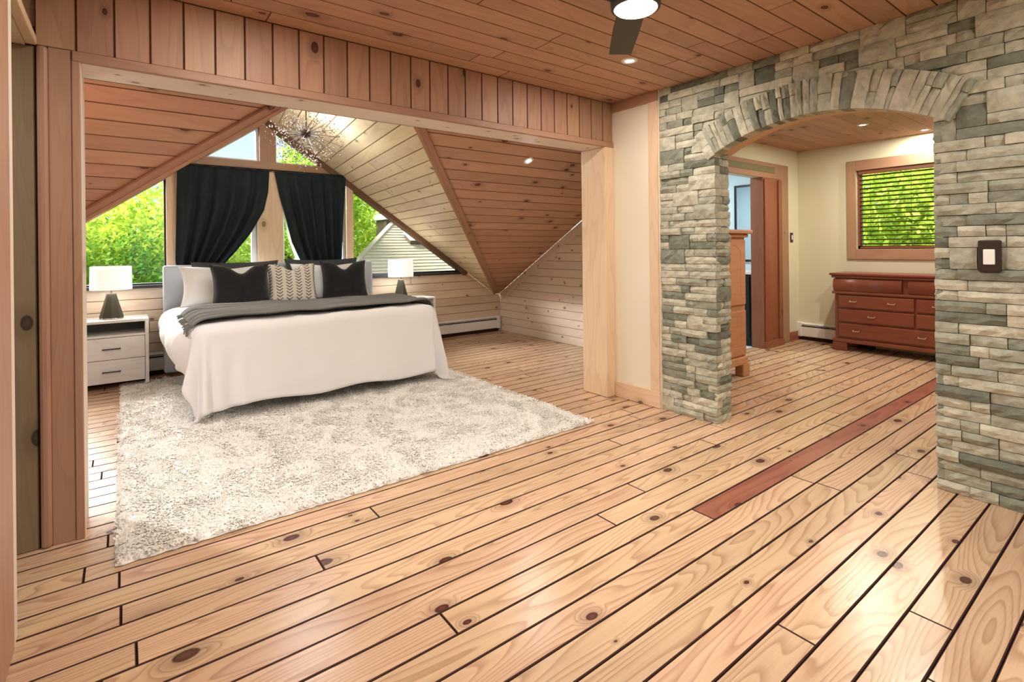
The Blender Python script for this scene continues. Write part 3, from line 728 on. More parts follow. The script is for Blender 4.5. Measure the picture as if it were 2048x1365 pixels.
# soffit under the arch, its tan tone stands in for orange light
ys = np.linspace(-half, half, 17); V = []; Fc = []
for i, t in enumerate(ys):
    for x, rr_ in ((XS+0.07, 0.0), (XS+0.225, 0.0), (XS+0.225, 0.012), (XS+0.07, 0.012)):
        V.append((x-arch.location.x, (AR+rr_-0.004)*math.sin(t), AZC+(AR+rr_-0.004)*math.cos(t)-arch.location.z))
for i in range(len(ys)-1):
    for k in range(4): Fc.append((4*i+k, 4*i+(k+1) % 4, 4*i+4+(k+1) % 4, 4*i+4+k))
mk('soffit', V, Fc, M_SOFFIT, arch)
# switch on the stone
sw = empty('light_switch', (XS-0.018, 0.601, 1.237), label='white rocker switch in dark bronze plate on the stone wall', cat='switch')
V, Fc = boxdata((-0.012, -0.043, -0.079), (0.02, 0.043, 0.079), 0.008); mk('plate', V, Fc, M_BRONZE, sw)
V, Fc = boxdata((-0.018, -0.022, -0.042), (0.0, 0.022, 0.034), 0.004); mk('rocker', V, Fc, plain('switch_white', S(240, 238, 230), 0.4), sw)

# ------------------------------------------------------------------ next room, seen through the arch
OC = 2.60; XO = XS+0.216; YD = 3.30
WY0, WY1, WZ0, WZ1 = 1.45, 2.587, 1.245, 2.245
wfar = joined('wall_far', [boxdata((XB, -0.7, -0.03), (XB+0.12, 3.5, WZ0)), boxdata((XB, -0.6, WZ1), (XB+0.12, 3.4, OC+0.1)), boxdata((XB, -0.6, WZ0), (XB+0.12, WY0, WZ1)), boxdata((XB, WY1, WZ0), (XB+0.12, 3.4, WZ1))], M_GREENWALL)
tag(wfar, 'pale green-cream wall behind the dresser in the next room', 'wall', kind='structure')
DX0, DX1, DZ = 5.25, 6.45, 2.17
wdoor = joined('wall_door', [boxdata((XS+0.21, YD, 0), (DX0, YD+0.10, OC+0.1)), boxdata((DX1, YD, 0), (XB, YD+0.10, OC+0.1)), boxdata((DX0, YD, DZ), (DX1, YD+0.10, OC+0.1))], M_GREENWALL)
tag(wdoor, 'pale wall with the doorway in the next room', 'wall', kind='structure')
wor = box('wall_near', (XO, -0.7, 0), (XB+0.12, -0.6, OC+0.1), M_GREENWALL); tag(wor, 'near wall of the next room hidden by the stone', 'wall', kind='structure')
oc = slab('ceiling_next', (0, 0, OC), X_, -Y_, [(XO, -YD), (XB, -YD), (XB, 0.6), (XO, 0.6)], 0.08, W_DARK, z=-0.018)
tag(oc, 'red-brown board ceiling of the next room', 'ceiling', kind='structure')
boards(oc, 'ceiling_plank', (0, 0, OC), X_, -Y_, [(XO, -YD), (XB, -YD), (XB, 0.0), (XO, 0.0)], 0.141, 0.016, W_CEIL, gap=0.0025, ch=0.003)
boards(oc, 'ceiling_plank', (0, 0, OC), X_, -Y_, [(XO, 0.0), (XB, 0.0), (XB, 0.6), (XO, 0.6)], 0.3, 0.016, W_CEIL, gap=0.0025, ch=0.003)
# door casing and pilaster
def casing(name):
    o = box(name, (6.90, YD-0.022, 0.001), (7.17, YD, 2.37), W_TRIM, None, 0.006)
    return o
trim(casing, 'flat brown casing right of the doorway in the next room')
def pil(name):
    o = box(name, (6.44, YD-0.05, 0.001), (6.89, YD+0.0, DZ), W_DOOR, None, 0.006)
    inv = o.matrix_basis.inverted()
    for q in (box('raised_stile', (6.44, YD-0.072, 0.09), (6.55, YD-0.05, DZ-0.02), W_DOOR, o, 0.008), box('raised_stile', (6.80, YD-0.072, 0.09), (6.89, YD-0.05, DZ-0.02), W_DOOR, o, 0.008), box('plinth', (6.43, YD-0.080, 0.001), (6.90, YD-0.05, 0.09), W_DOOR, o, 0.004)):
        q.matrix_parent_inverse = inv
    return o
trim(pil, 'dark brown panelled pilaster beside the bathroom doorway')
trim(lambda n: box(n, (6.425, YD-0.05, 0.001), (6.449, YD+0.112, DZ-0.001), W_DOOR, None, 0.003), 'dark brown door jamb edge of the bathroom doorway')
def hd(name):
    o = box(name, (5.15, YD-0.024, DZ), (6.898, YD, 2.37), W_TRIM, None, 0.006); inv = o.matrix_basis.inverted()
    q = box('panel', (5.25, YD-0.030, DZ+0.07), (6.78, YD-0.022, 2.32), plain('olive_panel', S(126, 116, 82), 0.6), o, 0.002); q.matrix_parent_inverse = inv
    return o
trim(hd, 'brown head casing over the bathroom doorway')
sw2 = empty('light_switch', (7.285, YD-0.004, 1.41), label='small dark switch plate on the pale wall beside the casing', cat='switch')
V, Fc = boxdata((-0.035, -0.008, -0.065), (0.035, 0.004, 0.065), 0.004); mk('plate', V, Fc, M_BRONZE, sw2)
V, Fc = boxdata((-0.013, -0.012, -0.032), (0.013, -0.004, 0.032), 0.003); mk('rocker', V, Fc, M_WHITE, sw2)
bb2 = box('baseboard_far', (7.171, YD-0.016, 0.001), (XB-0.001, YD, 0.12), W_DOOR, None, 0.004); tag(bb2, 'brown baseboard beside the bathroom doorway casing', 'baseboard', kind='structure')
# bathroom
wba = joined('wall_bath', [boxdata((7.00, YD+0.1, 0), (7.1, 5.0, 2.6)), boxdata((4.9, 5.0, 0), (7.1, 5.1, 2.6)), boxdata((4.88, YD+0.1, 0), (4.95, 5.1, 2.6)), boxdata((4.9, YD+0.1, 2.5), (7.1, 5.1, 2.6)), boxdata((4.9, YD+0.1, -0.1), (7.1, 5.1, -0.001))], M_BATH)
tag(wba, 'pale blue bathroom walls seen through the doorway', 'wall', kind='structure')
vn = empty('vanity', (6.72, 3.95, 0), label='black vanity cabinet inside the bathroom doorway', cat='vanity')
V, Fc = boxdata((-0.26, -0.52, 0.0), (0.26, 0.52, 0.93), 0.004); mk('body', V, Fc, M_BLACKCAB, vn)
V, Fc = boxdata((-0.28, -0.54, 0.93), (0.27, 0.54, 0.965), 0.004); mk('worktop', V, Fc, M_WHITE, vn)
for s in (-1, 1):
    V, Fc = boxdata((-0.272, s*0.26-0.24, 0.10), (-0.26, s*0.26+0.24, 0.90), 0.003); d_ = mk('door', V, Fc, M_BLACKCAB, vn)
    V, Fc = boxdata((-0.29, s*0.05-0.006, 0.60), (-0.272, s*0.05+0.006, 0.75), 0.003); mk('handle', V, Fc, M_CHROME, d_)
mr = empty('mirror', (6.985, 3.62, 1.62), label='black framed mirror over the vanity in the bathroom', cat='mirror')
V, Fc = boxdata((-0.006, -0.30, -0.52), (0.006, 0.30, 0.52)); mk('glass', V, Fc, plain('mirror_glass', S(220, 232, 236), 0.08, metal=0.9), mr)
for a_, b_ in (((-0.015, -0.32, -0.54), (0.012, -0.29, 0.54)), ((-0.015, 0.29, -0.54), (0.012, 0.32, 0.54)), ((-0.015, -0.29, 0.51), (0.012, 0.29, 0.54)), ((-0.015, -0.29, -0.54), (0.012, 0.29, -0.51))):
    V, Fc = boxdata(a_, b_, 0.003); mk('frame_bar', V, Fc, M_BLACK, mr)

# window with blind in the far wall
W_[0] += 1
wf = joined('window_%d' % W_[0], [boxdata((XB+0.05, WY0, WZ0), (XB+0.10, WY0+0.04, WZ1)), boxdata((XB+0.05, WY1-0.04, WZ0), (XB+0.10, WY1, WZ1)), boxdata((XB+0.05, WY0, WZ0), (XB+0.10, WY1, WZ0+0.04)), boxdata((XB+0.05, WY0, WZ1-0.04), (XB+0.10, WY1, WZ1))], W_DOOR)
tag(wf, 'square window behind the blind above the dresser', 'window', kind='structure')
V, Fc = boxdata((XB+0.072, WY0+0.03, WZ0+0.03), (XB+0.078, WY1-0.03, WZ1-0.03)); mk('pane', V, Fc, M_GLASS, wf)
for a_, b_ in (((XB-0.024, WY1, WZ0-0.13), (XB, WY1+0.105, WZ1+0.13)), ((XB-0.024, WY0-0.105, WZ0-0.13), (XB, WY0, WZ1+0.13)), ((XB-0.026, WY0, WZ1), (XB, WY1, WZ1+0.13)), ((XB-0.026, WY0, WZ0-0.13), (XB, WY1, WZ0))):
    box('casing', a_, b_, W_TRIM, wf, 0.004)
bl = empty('window_blind', (XB+0.03, (WY0+WY1)/2, WZ0), label='open slatted blind hanging in the window above the dresser', cat='blind')
V, Fc = boxdata((-0.02, -(WY1-WY0)/2+0.02, WZ1-WZ0-0.05), (0.018, (WY1-WY0)/2-0.02, WZ1-WZ0-0.005), 0.003); mk('head_rail', V, Fc, W_DOOR, bl)
V, Fc = boxdata((-0.012, -(WY1-WY0)/2+0.03, 0.012), (0.012, (WY1-WY0)/2-0.03, 0.028), 0.003); mk('bottom_rail', V, Fc, W_DOOR, bl)
M_SLAT = plain('wood_slat', S(96, 80, 54), 0.5)
V, Fc = boxdata((-0.024, -(WY1-WY0)/2+0.03, -0.0015), (0.024, (WY1-WY0)/2-0.03, 0.0015))
me_ = None
for i in range(17):
    zz = 0.065+i*0.054
    if me_ is None: o = mk('slat', V, Fc, M_SLAT, bl); me_ = o.data
    else: o = bpy.data.objects.new('slat', me_); COL.objects.link(o); o.parent = bl
    o.location = (0, 0, zz); o.rotation_euler = (0, math.radians(17), 0)
for yy in (-0.42, 0.0, 0.42):
    V, Fc = tube((0.0, yy, 0.02), (0.0, yy, WZ1-WZ0-0.03), 0.002, seg=5); mk('ladder_cord', V, Fc, M_SLAT, bl)

# baseboard heaters
def heater(x0, x1, label, mw=None, base=(0, 0, 0), rz=0.0):
    h = empty('baseboard_heater', base, rz, label, 'heater')
    L = x1-x0
    prof = [(0, 0.05), (0.055, 0.05), (0.062, 0.06), (0.062, 0.175), (0.05, 0.185), (0.05, 0.195), (0.03, 0.225), (0.0, 0.235)]
    n = len(prof); V = [(x, -p[0], p[1]) for x in (x0+0.06, x1-0.06) for p in prof]
    Fc = [(i, i+1, n+i+1, n+i) for i in range(n-1)]+[list(range(n))[::-1], list(range(n, 2*n))]
    mk('housing', V, Fc, M_WHITE, h)
    V, Fc = boxdata((x0+0.06, -0.061, 0.187), (x1-0.06, -0.045, 0.199)); mk('slot', V, Fc, W_DARK, h)
    V, Fc = boxdata((x0+0.06, -0.046, 0.206), (x1-0.06, -0.034, 0.212)); mk('slot', V, Fc, W_DARK, h)
    for a_ in (x0, x1-0.065):
        V, Fc = boxdata((a_, -0.07, 0.045), (a_+0.065, 0.0, 0.24), 0.008); mk('end_cap', V, Fc, M_WHITE, h)
    V, Fc = boxdata((x0+0.02, -0.04, 0.0), (x1-0.02, -0.005, 0.05)); mk('support', V, Fc, W_DARK, h)
    return h
heater(2.70, 4.74, 'white baseboard heater in the corner right of the bed', base=(0, YW-0.002, 0))
heater(-1.2, 0.40, 'white baseboard heater behind the left nightstand', base=(0, YW-0.002, 0))
heater(-0.48, 0.46, 'cream baseboard heater left of the dresser', base=(XB-0.002, 2.83, 0), rz=-PI/2)

# dresser
def dresser():
    d = empty('dresser', (7.26, 1.92, 0), -PI/2, 'red-brown wooden dresser with curved top drawers under the blind window', 'dresser')
    # local: x along width (front faces -y), depth y -0.22..0.22
    W2, D2 = 0.78, 0.22
    V, Fc = boxdata((-W2+0.02, -D2+0.02, 0.13), (W2-0.02, D2, 0.90), 0.006); mk('body', V, Fc, W_DRESS, d)
    # bracket base: feet and apron
    for s in (-1, 1):
        for (y0, y1) in ((-D2-0.005, -D2+0.07), (D2-0.08, D2)):
            V, Fc = boxdata((s*(W2+0.005)-(0.16 if s > 0 else 0), y0, 0), (s*(W2+0.005)+(0 if s > 0 else 0.16), y1, 0.10), 0.01); mk('foot', V, Fc, W_DRESS, d)
    V, Fc = boxdata((-W2-0.005, -D2-0.005, 0.10), (W2+0.005, D2, 0.15), 0.012); mk('base_rail', V, Fc, W_DRESS, d)
    # top with moulded edge
    V, Fc = boxdata((-W2-0.03, -D2-0.03, 0.925), (W2+0.03, D2, 0.955), 0.012); mk('top', V, Fc, W_DRESS, d)
    V, Fc = boxdata((-W2-0.012, -D2-0.012, 0.895), (W2+0.012, D2, 0.93), 0.012); mk('top_moulding', V, Fc, W_DRESS, d)
    # bowed frieze drawers
    def bowed(x0, x1, z0, z1, bow):
        n = 8; V = []; Fc = []
        for i in range(n+1):
            t = i/n; z = z0+(z1-z0)*t; y = -D2-0.004-bow*math.sin(PI*t)**0.8
            V += [(x0, y, z), (x1, y, z)]
        for i in range(n): Fc.append((2*i, 2*i+1, 2*i+3, 2*i+2))
        k = len(V); V += [(x0, -D2+0.03, z0), (x1, -D2+0.03, z0), (x1, -D2+0.03, z1), (x0, -D2+0.03, z1)]
        Fc += [[2*i for i in range(n, -1, -1)]+[k, k+3], [2*i+1 for i in range(n+1)]+[k+2, k+1]]
        return V, Fc
    def pull(par, x, z, y):
        V, Fc = tube((x-0.035, y-0.022, z), (x+0.035, y-0.022, z), 0.006); b1 = tube((x-0.033, y, z+0.012), (x-0.033, y-0.022, z), 0.005); b2 = tube((x+0.033, y, z+0.012), (x+0.033, y-0.022, z), 0.005)
        joined('handle', [(V, Fc), b1, b2], M_PULL, par)
    for x0, x1 in ((-W2+0.015, -0.06), (-0.0, W2-0.015)):
        V, Fc = bowed(x0, x1, 0.735, 0.885, 0.022); mk('drawer', V, Fc, W_DRESS, d, None, True)
    V, Fc = boxdata((-W2-0.004, -D2-0.012, 0.70), (W2+0.004, D2, 0.73), 0.008); mk('waist_moulding', V, Fc, W_DRESS, d)
    def drawer(x0, x1, z0, z1, pulls):
        V, Fc = boxdata((x0, -D2-0.006, z0), (x1, -D2+0.03, z1), 0.012); o = mk('drawer', V, Fc, W_DRESS, d)
        for p in pulls: pull(o, p, (z0+z1)/2, -D2-0.006)
    drawer(-W2+0.06, 0.05, 0.535, 0.685, (-0.55, -0.16)); drawer(0.07, W2-0.06, 0.535, 0.685, (0.25, 0.55))
    drawer(-W2+0.06, 0.05, 0.360, 0.515, (-0.36,)); drawer(0.07, W2-0.06, 0.360, 0.515, (0.38,))
    drawer(-W2+0.06, W2-0.06, 0.170, 0.340, (-0.52, 0.12, 0.5))
    return d
M_PULL = plain('brass_pull', S(214, 180, 150), 0.3, metal=0.7)
dresser()

# armoire just behind the left pier
def armoire():
    a_ = empty('armoire', (4.46, 2.96, 0), 0, 'tall pine armoire with arched door panels behind the stone pier', 'armoire')
    W2, D2, Ht = 0.50, 0.26, 1.44
    V, Fc = boxdata((-W2, -D2, 0.14), (W2, D2, Ht-0.04), 0.004); mk('body', V, Fc, W_ARM, a_)
    V, Fc = boxdata((-W2-0.06, -D2-0.06, Ht-0.02), (W2+0.06, D2, Ht+0.02), 0.010); mk('cornice', V, Fc, W_ARM, a_)
    V, Fc = boxdata((-W2-0.03, -D2-0.03, Ht-0.055), (W2+0.03, D2, Ht-0.02), 0.012); mk('cornice_moulding', V, Fc, W_ARM, a_)
    V, Fc = boxdata((-W2-0.02, -D2-0.02, 0.12), (W2+0.02, D2, 0.20), 0.012); mk('base_rail', V, Fc, W_ARM, a_)
    for s in (-1, 1):
        for y0 in (-D2-0.02, D2-0.09):
            x0 = s*(W2+0.05)-(0.13 if s > 0 else 0)
            V, Fc = boxdata((x0, y0, 0.0), (x0+0.13, y0+0.09, 0.13), 0.012); mk('foot', V, Fc, W_ARM, a_)
    def panel(x0, x1, z0, z1, arched):
        n = 10
        pts = [(x0, z0), (x1, z0), (x1, z1)]
        if arched:
            r = (x1-x0)/2; pts = [(x0, z0), (x1, z0)]+[((x0+x1)/2+r*math.cos(PI*i/n), z1-0.09+0.09*math.sin(PI*i/n)) for i in range(n+1)]
        else: pts.append((x0, z1))
        m_ = len(pts); inn = inset_same(pts, 0.025)
        V = [(p[0], -D2-0.018, p[1]) for p in pts]+[(p[0], -D2-0.008, p[1]) for p in inn]
        Fc = [(i, (i+1) % m_, m_+(i+1) % m_, m_+i) for i in range(m_)]+[[m_+i for i in range(m_)]]
        return V, Fc
    for s in (-1, 1):
        for z0, z1, ar in ((0.72, 1.36, True), (0.22, 0.66, False)):
            x0, x1 = (0.008, W2-0.012) if s > 0 else (-W2+0.012, -0.008)
            V, Fc = boxdata((x0, -D2-0.016, z0), (x1, -D2+0.002, z1), 0.004); o = mk('door', V, Fc, W_ARM, a_)
            V, Fc = panel(x0+0.09, x1-0.09, z0+0.08, z1-0.05, ar); mk('panel', V, Fc, W_ARM, o)
            V, Fc = lathe([(0.0, 0.03), (0.012, 0.028), (0.015, 0.02), (0.006, 0.01), (0.006, 0.0)], 12)
            k = mk('knob', V, Fc, M_BRONZE, o, None, True); k.location = (s*0.05, -D2-0.016, z1-0.25); k.rotation_euler = (PI/2, 0, 0)
    return a_
armoire()

# ------------------------------------------------------------------ rug
RX0, RX1, RY0, RY1 = -0.037, 2.765, 2.68, 6.36
rug = empty('rug', ((RX0+RX1)/2, (RY0+RY1)/2, 0.0), label='large ivory shag rug lying under the bed', cat='rug')
nx, ny = 112, 148
gx = np.linspace(-(RX1-RX0)/2, (RX1-RX0)/2, nx); gy = np.linspace(-(RY1-RY0)/2, (RY1-RY0)/2, ny)
V = []; Fc = []
for j in range(ny):
    for i in range(nx):
        e = i in (0, nx-1) or j in (0, ny-1)
        x, y = gx[i], gy[j]
        z = 0.004 if e else 0.016+0.005*mnoise.noise((x*9, y*9, 0))+0.004*mnoise.noise((x*30, y*24, 3))
        V.append((x+random.uniform(-0.006, 0.006), y+random.uniform(-0.006, 0.006), z))
for j in range(ny-1):
    for i in range(nx-1): Fc.append((j*nx+i, j*nx+i+1, (j+1)*nx+i+1, (j+1)*nx+i))
mk('backing', V, Fc, M_RUG, rug, None, True)
NB = 70000
px = rng.uniform(gx[0]-0.006, gx[-1]+0.006, NB); py = gy[0]-0.006+(gy[-1]-gy[0])*rng.beta(1.0, 1.5, NB)
hid = (px > 0.55-rug.location.x) & (px < 2.35-rug.location.x) & (py > 4.9-rug.location.y)
px, py = px[~hid], py[~hid]; n = len(px)
flow = np.array([mnoise.noise((float(x)*4.5, float(y)*4.5, 9.0)) for x, y in zip(px, py)])
ang = flow*6+rng.normal(0, 0.7, n); ln = rng.uniform(0.010, 0.026, n); ht = rng.uniform(0.006, 0.014, n); wd = rng.uniform(0.003, 0.006, n)
cx_, sy_ = np.cos(ang), np.sin(ang); bz = 0.014
P = np.empty((n, 5, 3))
for k, (t, hh, ww) in enumerate(((0, 0, 1), (0, 0, -1), (0.5, 0.9, 0.9), (0.5, 0.9, -0.9), (1.0, 0.75, 0))):
    P[:, k, 0] = px+cx_*ln*t-sy_*wd*ww; P[:, k, 1] = py+sy_*ln*t+cx_*wd*ww; P[:, k, 2] = bz+ht*hh
idx = (np.arange(n)*5)[:, None]
q = (idx+np.array([0, 1, 3, 2])).tolist(); t3 = (idx+np.array([2, 3, 4])).tolist()
pile = mk('pile', P.reshape(-1, 3).tolist(), q+t3, M_RUG, rug); tag(pile, kind='stuff')

# ------------------------------------------------------------------ bed
bed = empty('bed', (1.45, 5.5, 0), label='king bed with pale grey upholstered headboard and white duvet', cat='bed')
BX, BY = bed.location.x, bed.location.y
loc = lambda x, y, z: (x-BX, y-BY, z)
V, Fc = boxdata(loc(0.32, 6.36, 0.05), loc(2.56, 6.46, 1.16), 0.025); mk('headboard', V, Fc, M_HEADB, bed)
V, Fc = boxdata(loc(0.48, 4.62, 0.20), loc(2.42, 6.36, 0.34), 0.02); mk('frame', V, Fc, M_HEADB, bed)
V, Fc = boxdata(loc(0.50, 4.60, 0.34), loc(2.40, 6.35, 0.70), 0.06); mk('mattress', V, Fc, M_PILLOW, bed)
for lx in (0.60, 2.30):
    for ly in (4.72, 6.25):
        V, Fc = tube(loc(lx, ly, 0.018), loc(lx, ly, 0.21), 0.018, 0.024, 10); mk('leg', V, Fc, M_BLACK, bed)
def duvet():
    x0, x1, y0, y1, top, r = 0.50, 2.40, 4.60, 6.30, 0.745, 0.10
    ol, orr, of = 0.47, 0.52, 0.70
    us = np.linspace(x0-ol, x1+orr, 121); vs_ = np.linspace(y0-of, y1, 100)
    V = []
    for v in vs_:
        for u in us:
            dx = min(u-x0, 0) if u < x0 else max(u-x1, 0); dy = min(v-y0, 0); d = math.hypot(dx, dy)
            cx = min(max(u, x0), x1); cy = max(v, y0)
            puff = 0.016*mnoise.noise((u*3.2, v*3.2, 1.0))+0.006*mnoise.noise((u*9, v*9, 4.0))
            if d < 1e-9: V.append(loc(cx, cy, top+puff)); continue
            ex, ey = dx/d, dy/d
            if d < r*PI/2: out = r*math.sin(d/r); drop = r*(1-math.cos(d/r))
            else: s = d-r*PI/2; out = r+0.13*s; drop = r+0.985*s
            hang = min(1, max(0, (d-0.15)/0.45))
            ang_ = math.atan2(ey, ex); per = (u if abs(ey) > 0.999 else (v if abs(ex) > 0.999 else 0))
            if dx != 0 and dy != 0: rip = 0.05*math.sin(7*ang_+1.0)
            elif dy < 0: rip = 0.018*mnoise.noise((u*3.0, 2.0, 7.0))+0.022*math.exp(-((u-x0-0.16)/0.10)**2)*math.sin((u-x0)*30)
            else: rip = 0.045*math.sin(v*9.0)+0.02*mnoise.noise((v*4, 1, 5))
            if dx < 0 and dy == 0: out += 0.12*math.sin(min(1, d/0.45)*PI)
            out += hang*rip+0.006*mnoise.noise((u*7, v*7, 2))
            z = top-drop+puff*(1-hang)+hang*0.014*math.sin(u*8+v*5)
            if z < 0.042: out += 0.7*(0.042-z); z = 0.042+0.006*mnoise.noise((u*9, v*9, 0))
            V.append(loc(cx+ex*out, cy+ey*out, z))
    n = len(us); Fc = [(j*n+i, j*n+i+1, (j+1)*n+i+1, (j+1)*n+i) for j in range(len(vs_)-1) for i in range(n-1)]
    o = mk('duvet', V, Fc, M_DUVET, bed, None, True)
    so = o.modifiers.new('thick', 'SOLIDIFY'); so.thickness = 0.016; so.offset = -1
    return o
duvet()

def throw():
    t = empty('throw_blanket', (1.45, 5.0, 0.77), label='charcoal knit throw with fringe laid across the foot of the bed', cat='throw')
    T = t.location; V = []; nu, nv = 100, 48
    yb0, yb1 = 4.66, 5.46
    for j in range(nv+1):
        for i in range(nu+1):
            s = i/nu; w = j/nv
            x = 0.40+(2.62-0.40)*s
            sk = -0.10*(1-s)+0.03*s
            y = yb0+(yb1-yb0)*w+sk*(1-w)+0.02*math.sin(x*3.1+w*5)
            z = 0.778+0.016*mnoise.noise((x*3.2, y*3.2, 1.0))+0.034*(abs(math.sin(PI*w*6.2+x*0.5+0.6*math.sin(x*2.2)))**0.7-0.5)+0.008*mnoise.noise((x*3, y*14, 3))
            over = max(0, 0.52-x); 
            if over > 0:
                a = min(over/0.11, 1.3); z -= 0.11*(1-math.cos(a)); x = 0.52-0.125*math.sin(a)
            over = max(0, x-2.40)
            if over > 0:
                a = min(over/0.11, PI/2); z -= 0.11*(1-math.cos(a))+max(0, over-0.11*PI/2); x = 2.40+0.11*math.sin(a)+0.02
            V.append((x-T.x, y-T.y, z-T.z))
    n = nu+1; Fc = [(j*n+i, j*n+i+1, (j+1)*n+i+1, (j+1)*n+i) for j in range(nv) for i in range(nu)]
    o = mk('blanket', V, Fc, M_THROW, t, None, True); so = o.modifiers.new('thick', 'SOLIDIFY'); so.thickness = 0.012; so.offset = 1
    fr = []
    for k in range(60):
        y = yb0-0.10+(yb1-yb0+0.08)*k/59; w = k/59; b_ = V[int(w*nv)*n]
        p = Vector(b_)+Vector((0, random.uniform(-0.008, 0.008), 0.004)); q_ = p+Vector((random.uniform(-0.055, -0.02), random.uniform(-0.03, 0.02), random.uniform(-0.075, -0.045)))
        mid = (p+q_)/2+Vector((-0.02, 0, 0.012)); fr += [tube(p, mid, 0.005, 0.006, 5), tube(mid, q_, 0.006, 0.004, 5)]
    tag(joined('fringe', fr, M_THROW, t), kind='stuff')
throw()

def cushion(name, label, cat, x, y, z, w, h, t, mat, lean=16, rz=0, dip=0.0, group=None, piping=None, seed=0):
    c = empty(name, (x, y, z), label=label, cat=cat, group=group)
    n = 28; Vf = []; Vb = []
    for j in range(n+1):
        for i in range(n+1):
            u = -1+2*i/n; v = -1+2*j/n
            px_ = w/2*u*(1-0.09*(1-v*v)*abs(u)**2)+0.0; py_ = h/2*v*(1-0.09*(1-u*u)*abs(v)**2)
            if dip and v > -0.2: py_ -= dip*math.exp(-(u/0.34)**2)*max(0, (v+0.2)/1.2)**1.5
            th = t/2*((1-u**4)*(1-v**4))**0.55
            if dip and v > 0: th *= 1-0.25*math.exp(-(u/0.3)**2)*v
            wr = 0.006*mnoise.noise((u*4+seed, v*4, 2))+0.004*mnoise.noise((u*9, v*9+seed, 5))
            edge = max(abs(u), abs(v))
            wr *= (1-edge**6)
            Vf.append((px_, py_, th+wr)); Vb.append((px_, py_, -th*0.8))
    W1 = n+1; k = len(Vf)
    Fc = [(j*W1+i, j*W1+i+1, (j+1)*W1+i+1, (j+1)*W1+i) for j in range(n) for i in range(n)]
    Fc += [(k+j*W1+i, k+(j+1)*W1+i, k+(j+1)*W1+i+1, k+j*W1+i+1) for j in range(n) for i in range(n)]
    R = Matrix.Rotation(math.radians(rz), 4, 'Z') @ Matrix.Rotation(math.radians(90-lean), 4, 'X') @ Matrix.Translation((0, h/2, 0))
    o = mk('cover', Vf+Vb, Fc, mat, c, R, True)
    if piping:
        pts = [Vector(Vf[i]) for i in list(range(0, n+1))+[j*W1+n for j in range(1, n+1)]+[n*W1+i for i in range(n-1, -1, -1)]+[j*W1 for j in range(n-1, 0, -1)]]
        pp = [tube(pts[i], pts[(i+1) % len(pts)], 0.004, seg=5) for i in range(len(pts))]
        joined('piping', pp, piping, c, R)
    return c
cushion('pillow', 'charcoal sham behind the white pillow at the left of the headboard', 'pillow', 0.98, 6.235, 0.74, 0.86, 0.46, 0.12, M_GREYPIL, 8, 0, 0.0, 'charcoal shams', seed=1)
cushion('pillow', 'charcoal sham behind the white pillow at the right of the headboard', 'pillow', 1.90, 6.235, 0.74, 0.86, 0.47, 0.12, M_GREYPIL, 8, 0, 0.0, 'charcoal shams', seed=2)
cushion('pillow', 'white pillow behind the left black cushion', 'pillow', 0.90, 6.10, 0.735, 0.92, 0.43, 0.17, M_PILLOW, 14, 0, 0.02, 'white pillows', seed=3)
cushion('pillow', 'white pillow behind the right black cushion', 'pillow', 1.96, 6.10, 0.735, 0.90, 0.43, 0.17, M_PILLOW, 14, 0, 0.02, 'white pillows', seed=4)
cushion('cushion', 'black velvet cushion with a dented top at the left of the bed', 'cushion', 0.97, 5.86, 0.735, 0.56, 0.45, 0.17, M_BLKPIL, 15, 3, 0.09, 'scatter cushions', seed=5)
cushion('cushion', 'cream cushion with grey chevron stripes in the middle of the bed', 'cushion', 1.475, 5.90, 0.735, 0.50, 0.44, 0.15, M_CHEV, 15, -1, 0.06, 'scatter cushions', piping=M_BLKPIL, seed=6)
cushion('cushion', 'black velvet cushion with a dented top at the right of the bed', 'cushion', 2.04, 5.88, 0.735, 0.53, 0.46, 0.17, M_BLKPIL, 15, -4, 0.09, 'scatter cushions', seed=7)

# ------------------------------------------------------------------ nightstands and lamps
def nightstand(x, label):
    t = empty('nightstand', (x, 6.37, 0), label=label, cat='nightstand', group='white nightstands')
    W2, D2, Ht = 0.29, 0.20, 0.655
    for nm, a_, b_ in (('top', (-W2, -D2, Ht-0.025), (W2, D2, Ht)), ('side_panel', (-W2, -D2, 0.03), (-W2+0.03, D2, Ht-0.025)), ('side_panel', (W2-0.03, -D2, 0.03), (W2, D2, Ht-0.025)), ('shelf', (-W2+0.03, -D2+0.005, 0.495), (W2-0.03, D2, 0.515)), ('bottom', (-W2+0.03, -D2+0.02, 0.06), (W2-0.03, D2, 0.08))):
        V, Fc = boxdata(a_, b_, 0.002); mk(nm, V, Fc, M_NIGHT, t)
    V, Fc = boxdata((-W2+0.03, D2-0.012, 0.08), (W2-0.03, D2-0.002, Ht-0.025)); mk('back_panel', V, Fc, M_DARKIN, t)
    for z0, z1 in ((0.285, 0.49), (0.065, 0.28)):
        V, Fc = boxdata((-W2+0.033, -D2+0.002, z0), (W2-0.033, -D2+0.32, z1), 0.002); d = mk('drawer', V, Fc, M_NIGHT, t)
        zc = (z0+z1)/2
        joined('handle', [tube((-0.07, -D2-0.022, zc), (0.07, -D2-0.022, zc), 0.006), tube((-0.062, -D2+0.002, zc), (-0.062, -D2-0.022, zc), 0.005), tube((0.062, -D2+0.002, zc), (0.062, -D2-0.022, zc), 0.005)], M_BLACK, d)
    for sx in (-1, 1):
        for sy in (-1, 1):
            V, Fc = boxdata((sx*(W2-0.02)-0.015, sy*(D2-0.03)-0.015, 0.0), (sx*(W2-0.02)+0.015, sy*(D2-0.03)+0.015, 0.04), 0.002); mk('foot', V, Fc, M_NIGHT, t)
    return t
nightstand(-0.10, 'white two-drawer nightstand left of the bed')
nightstand(3.07, 'white nightstand right of the bed, mostly hidden by the duvet')
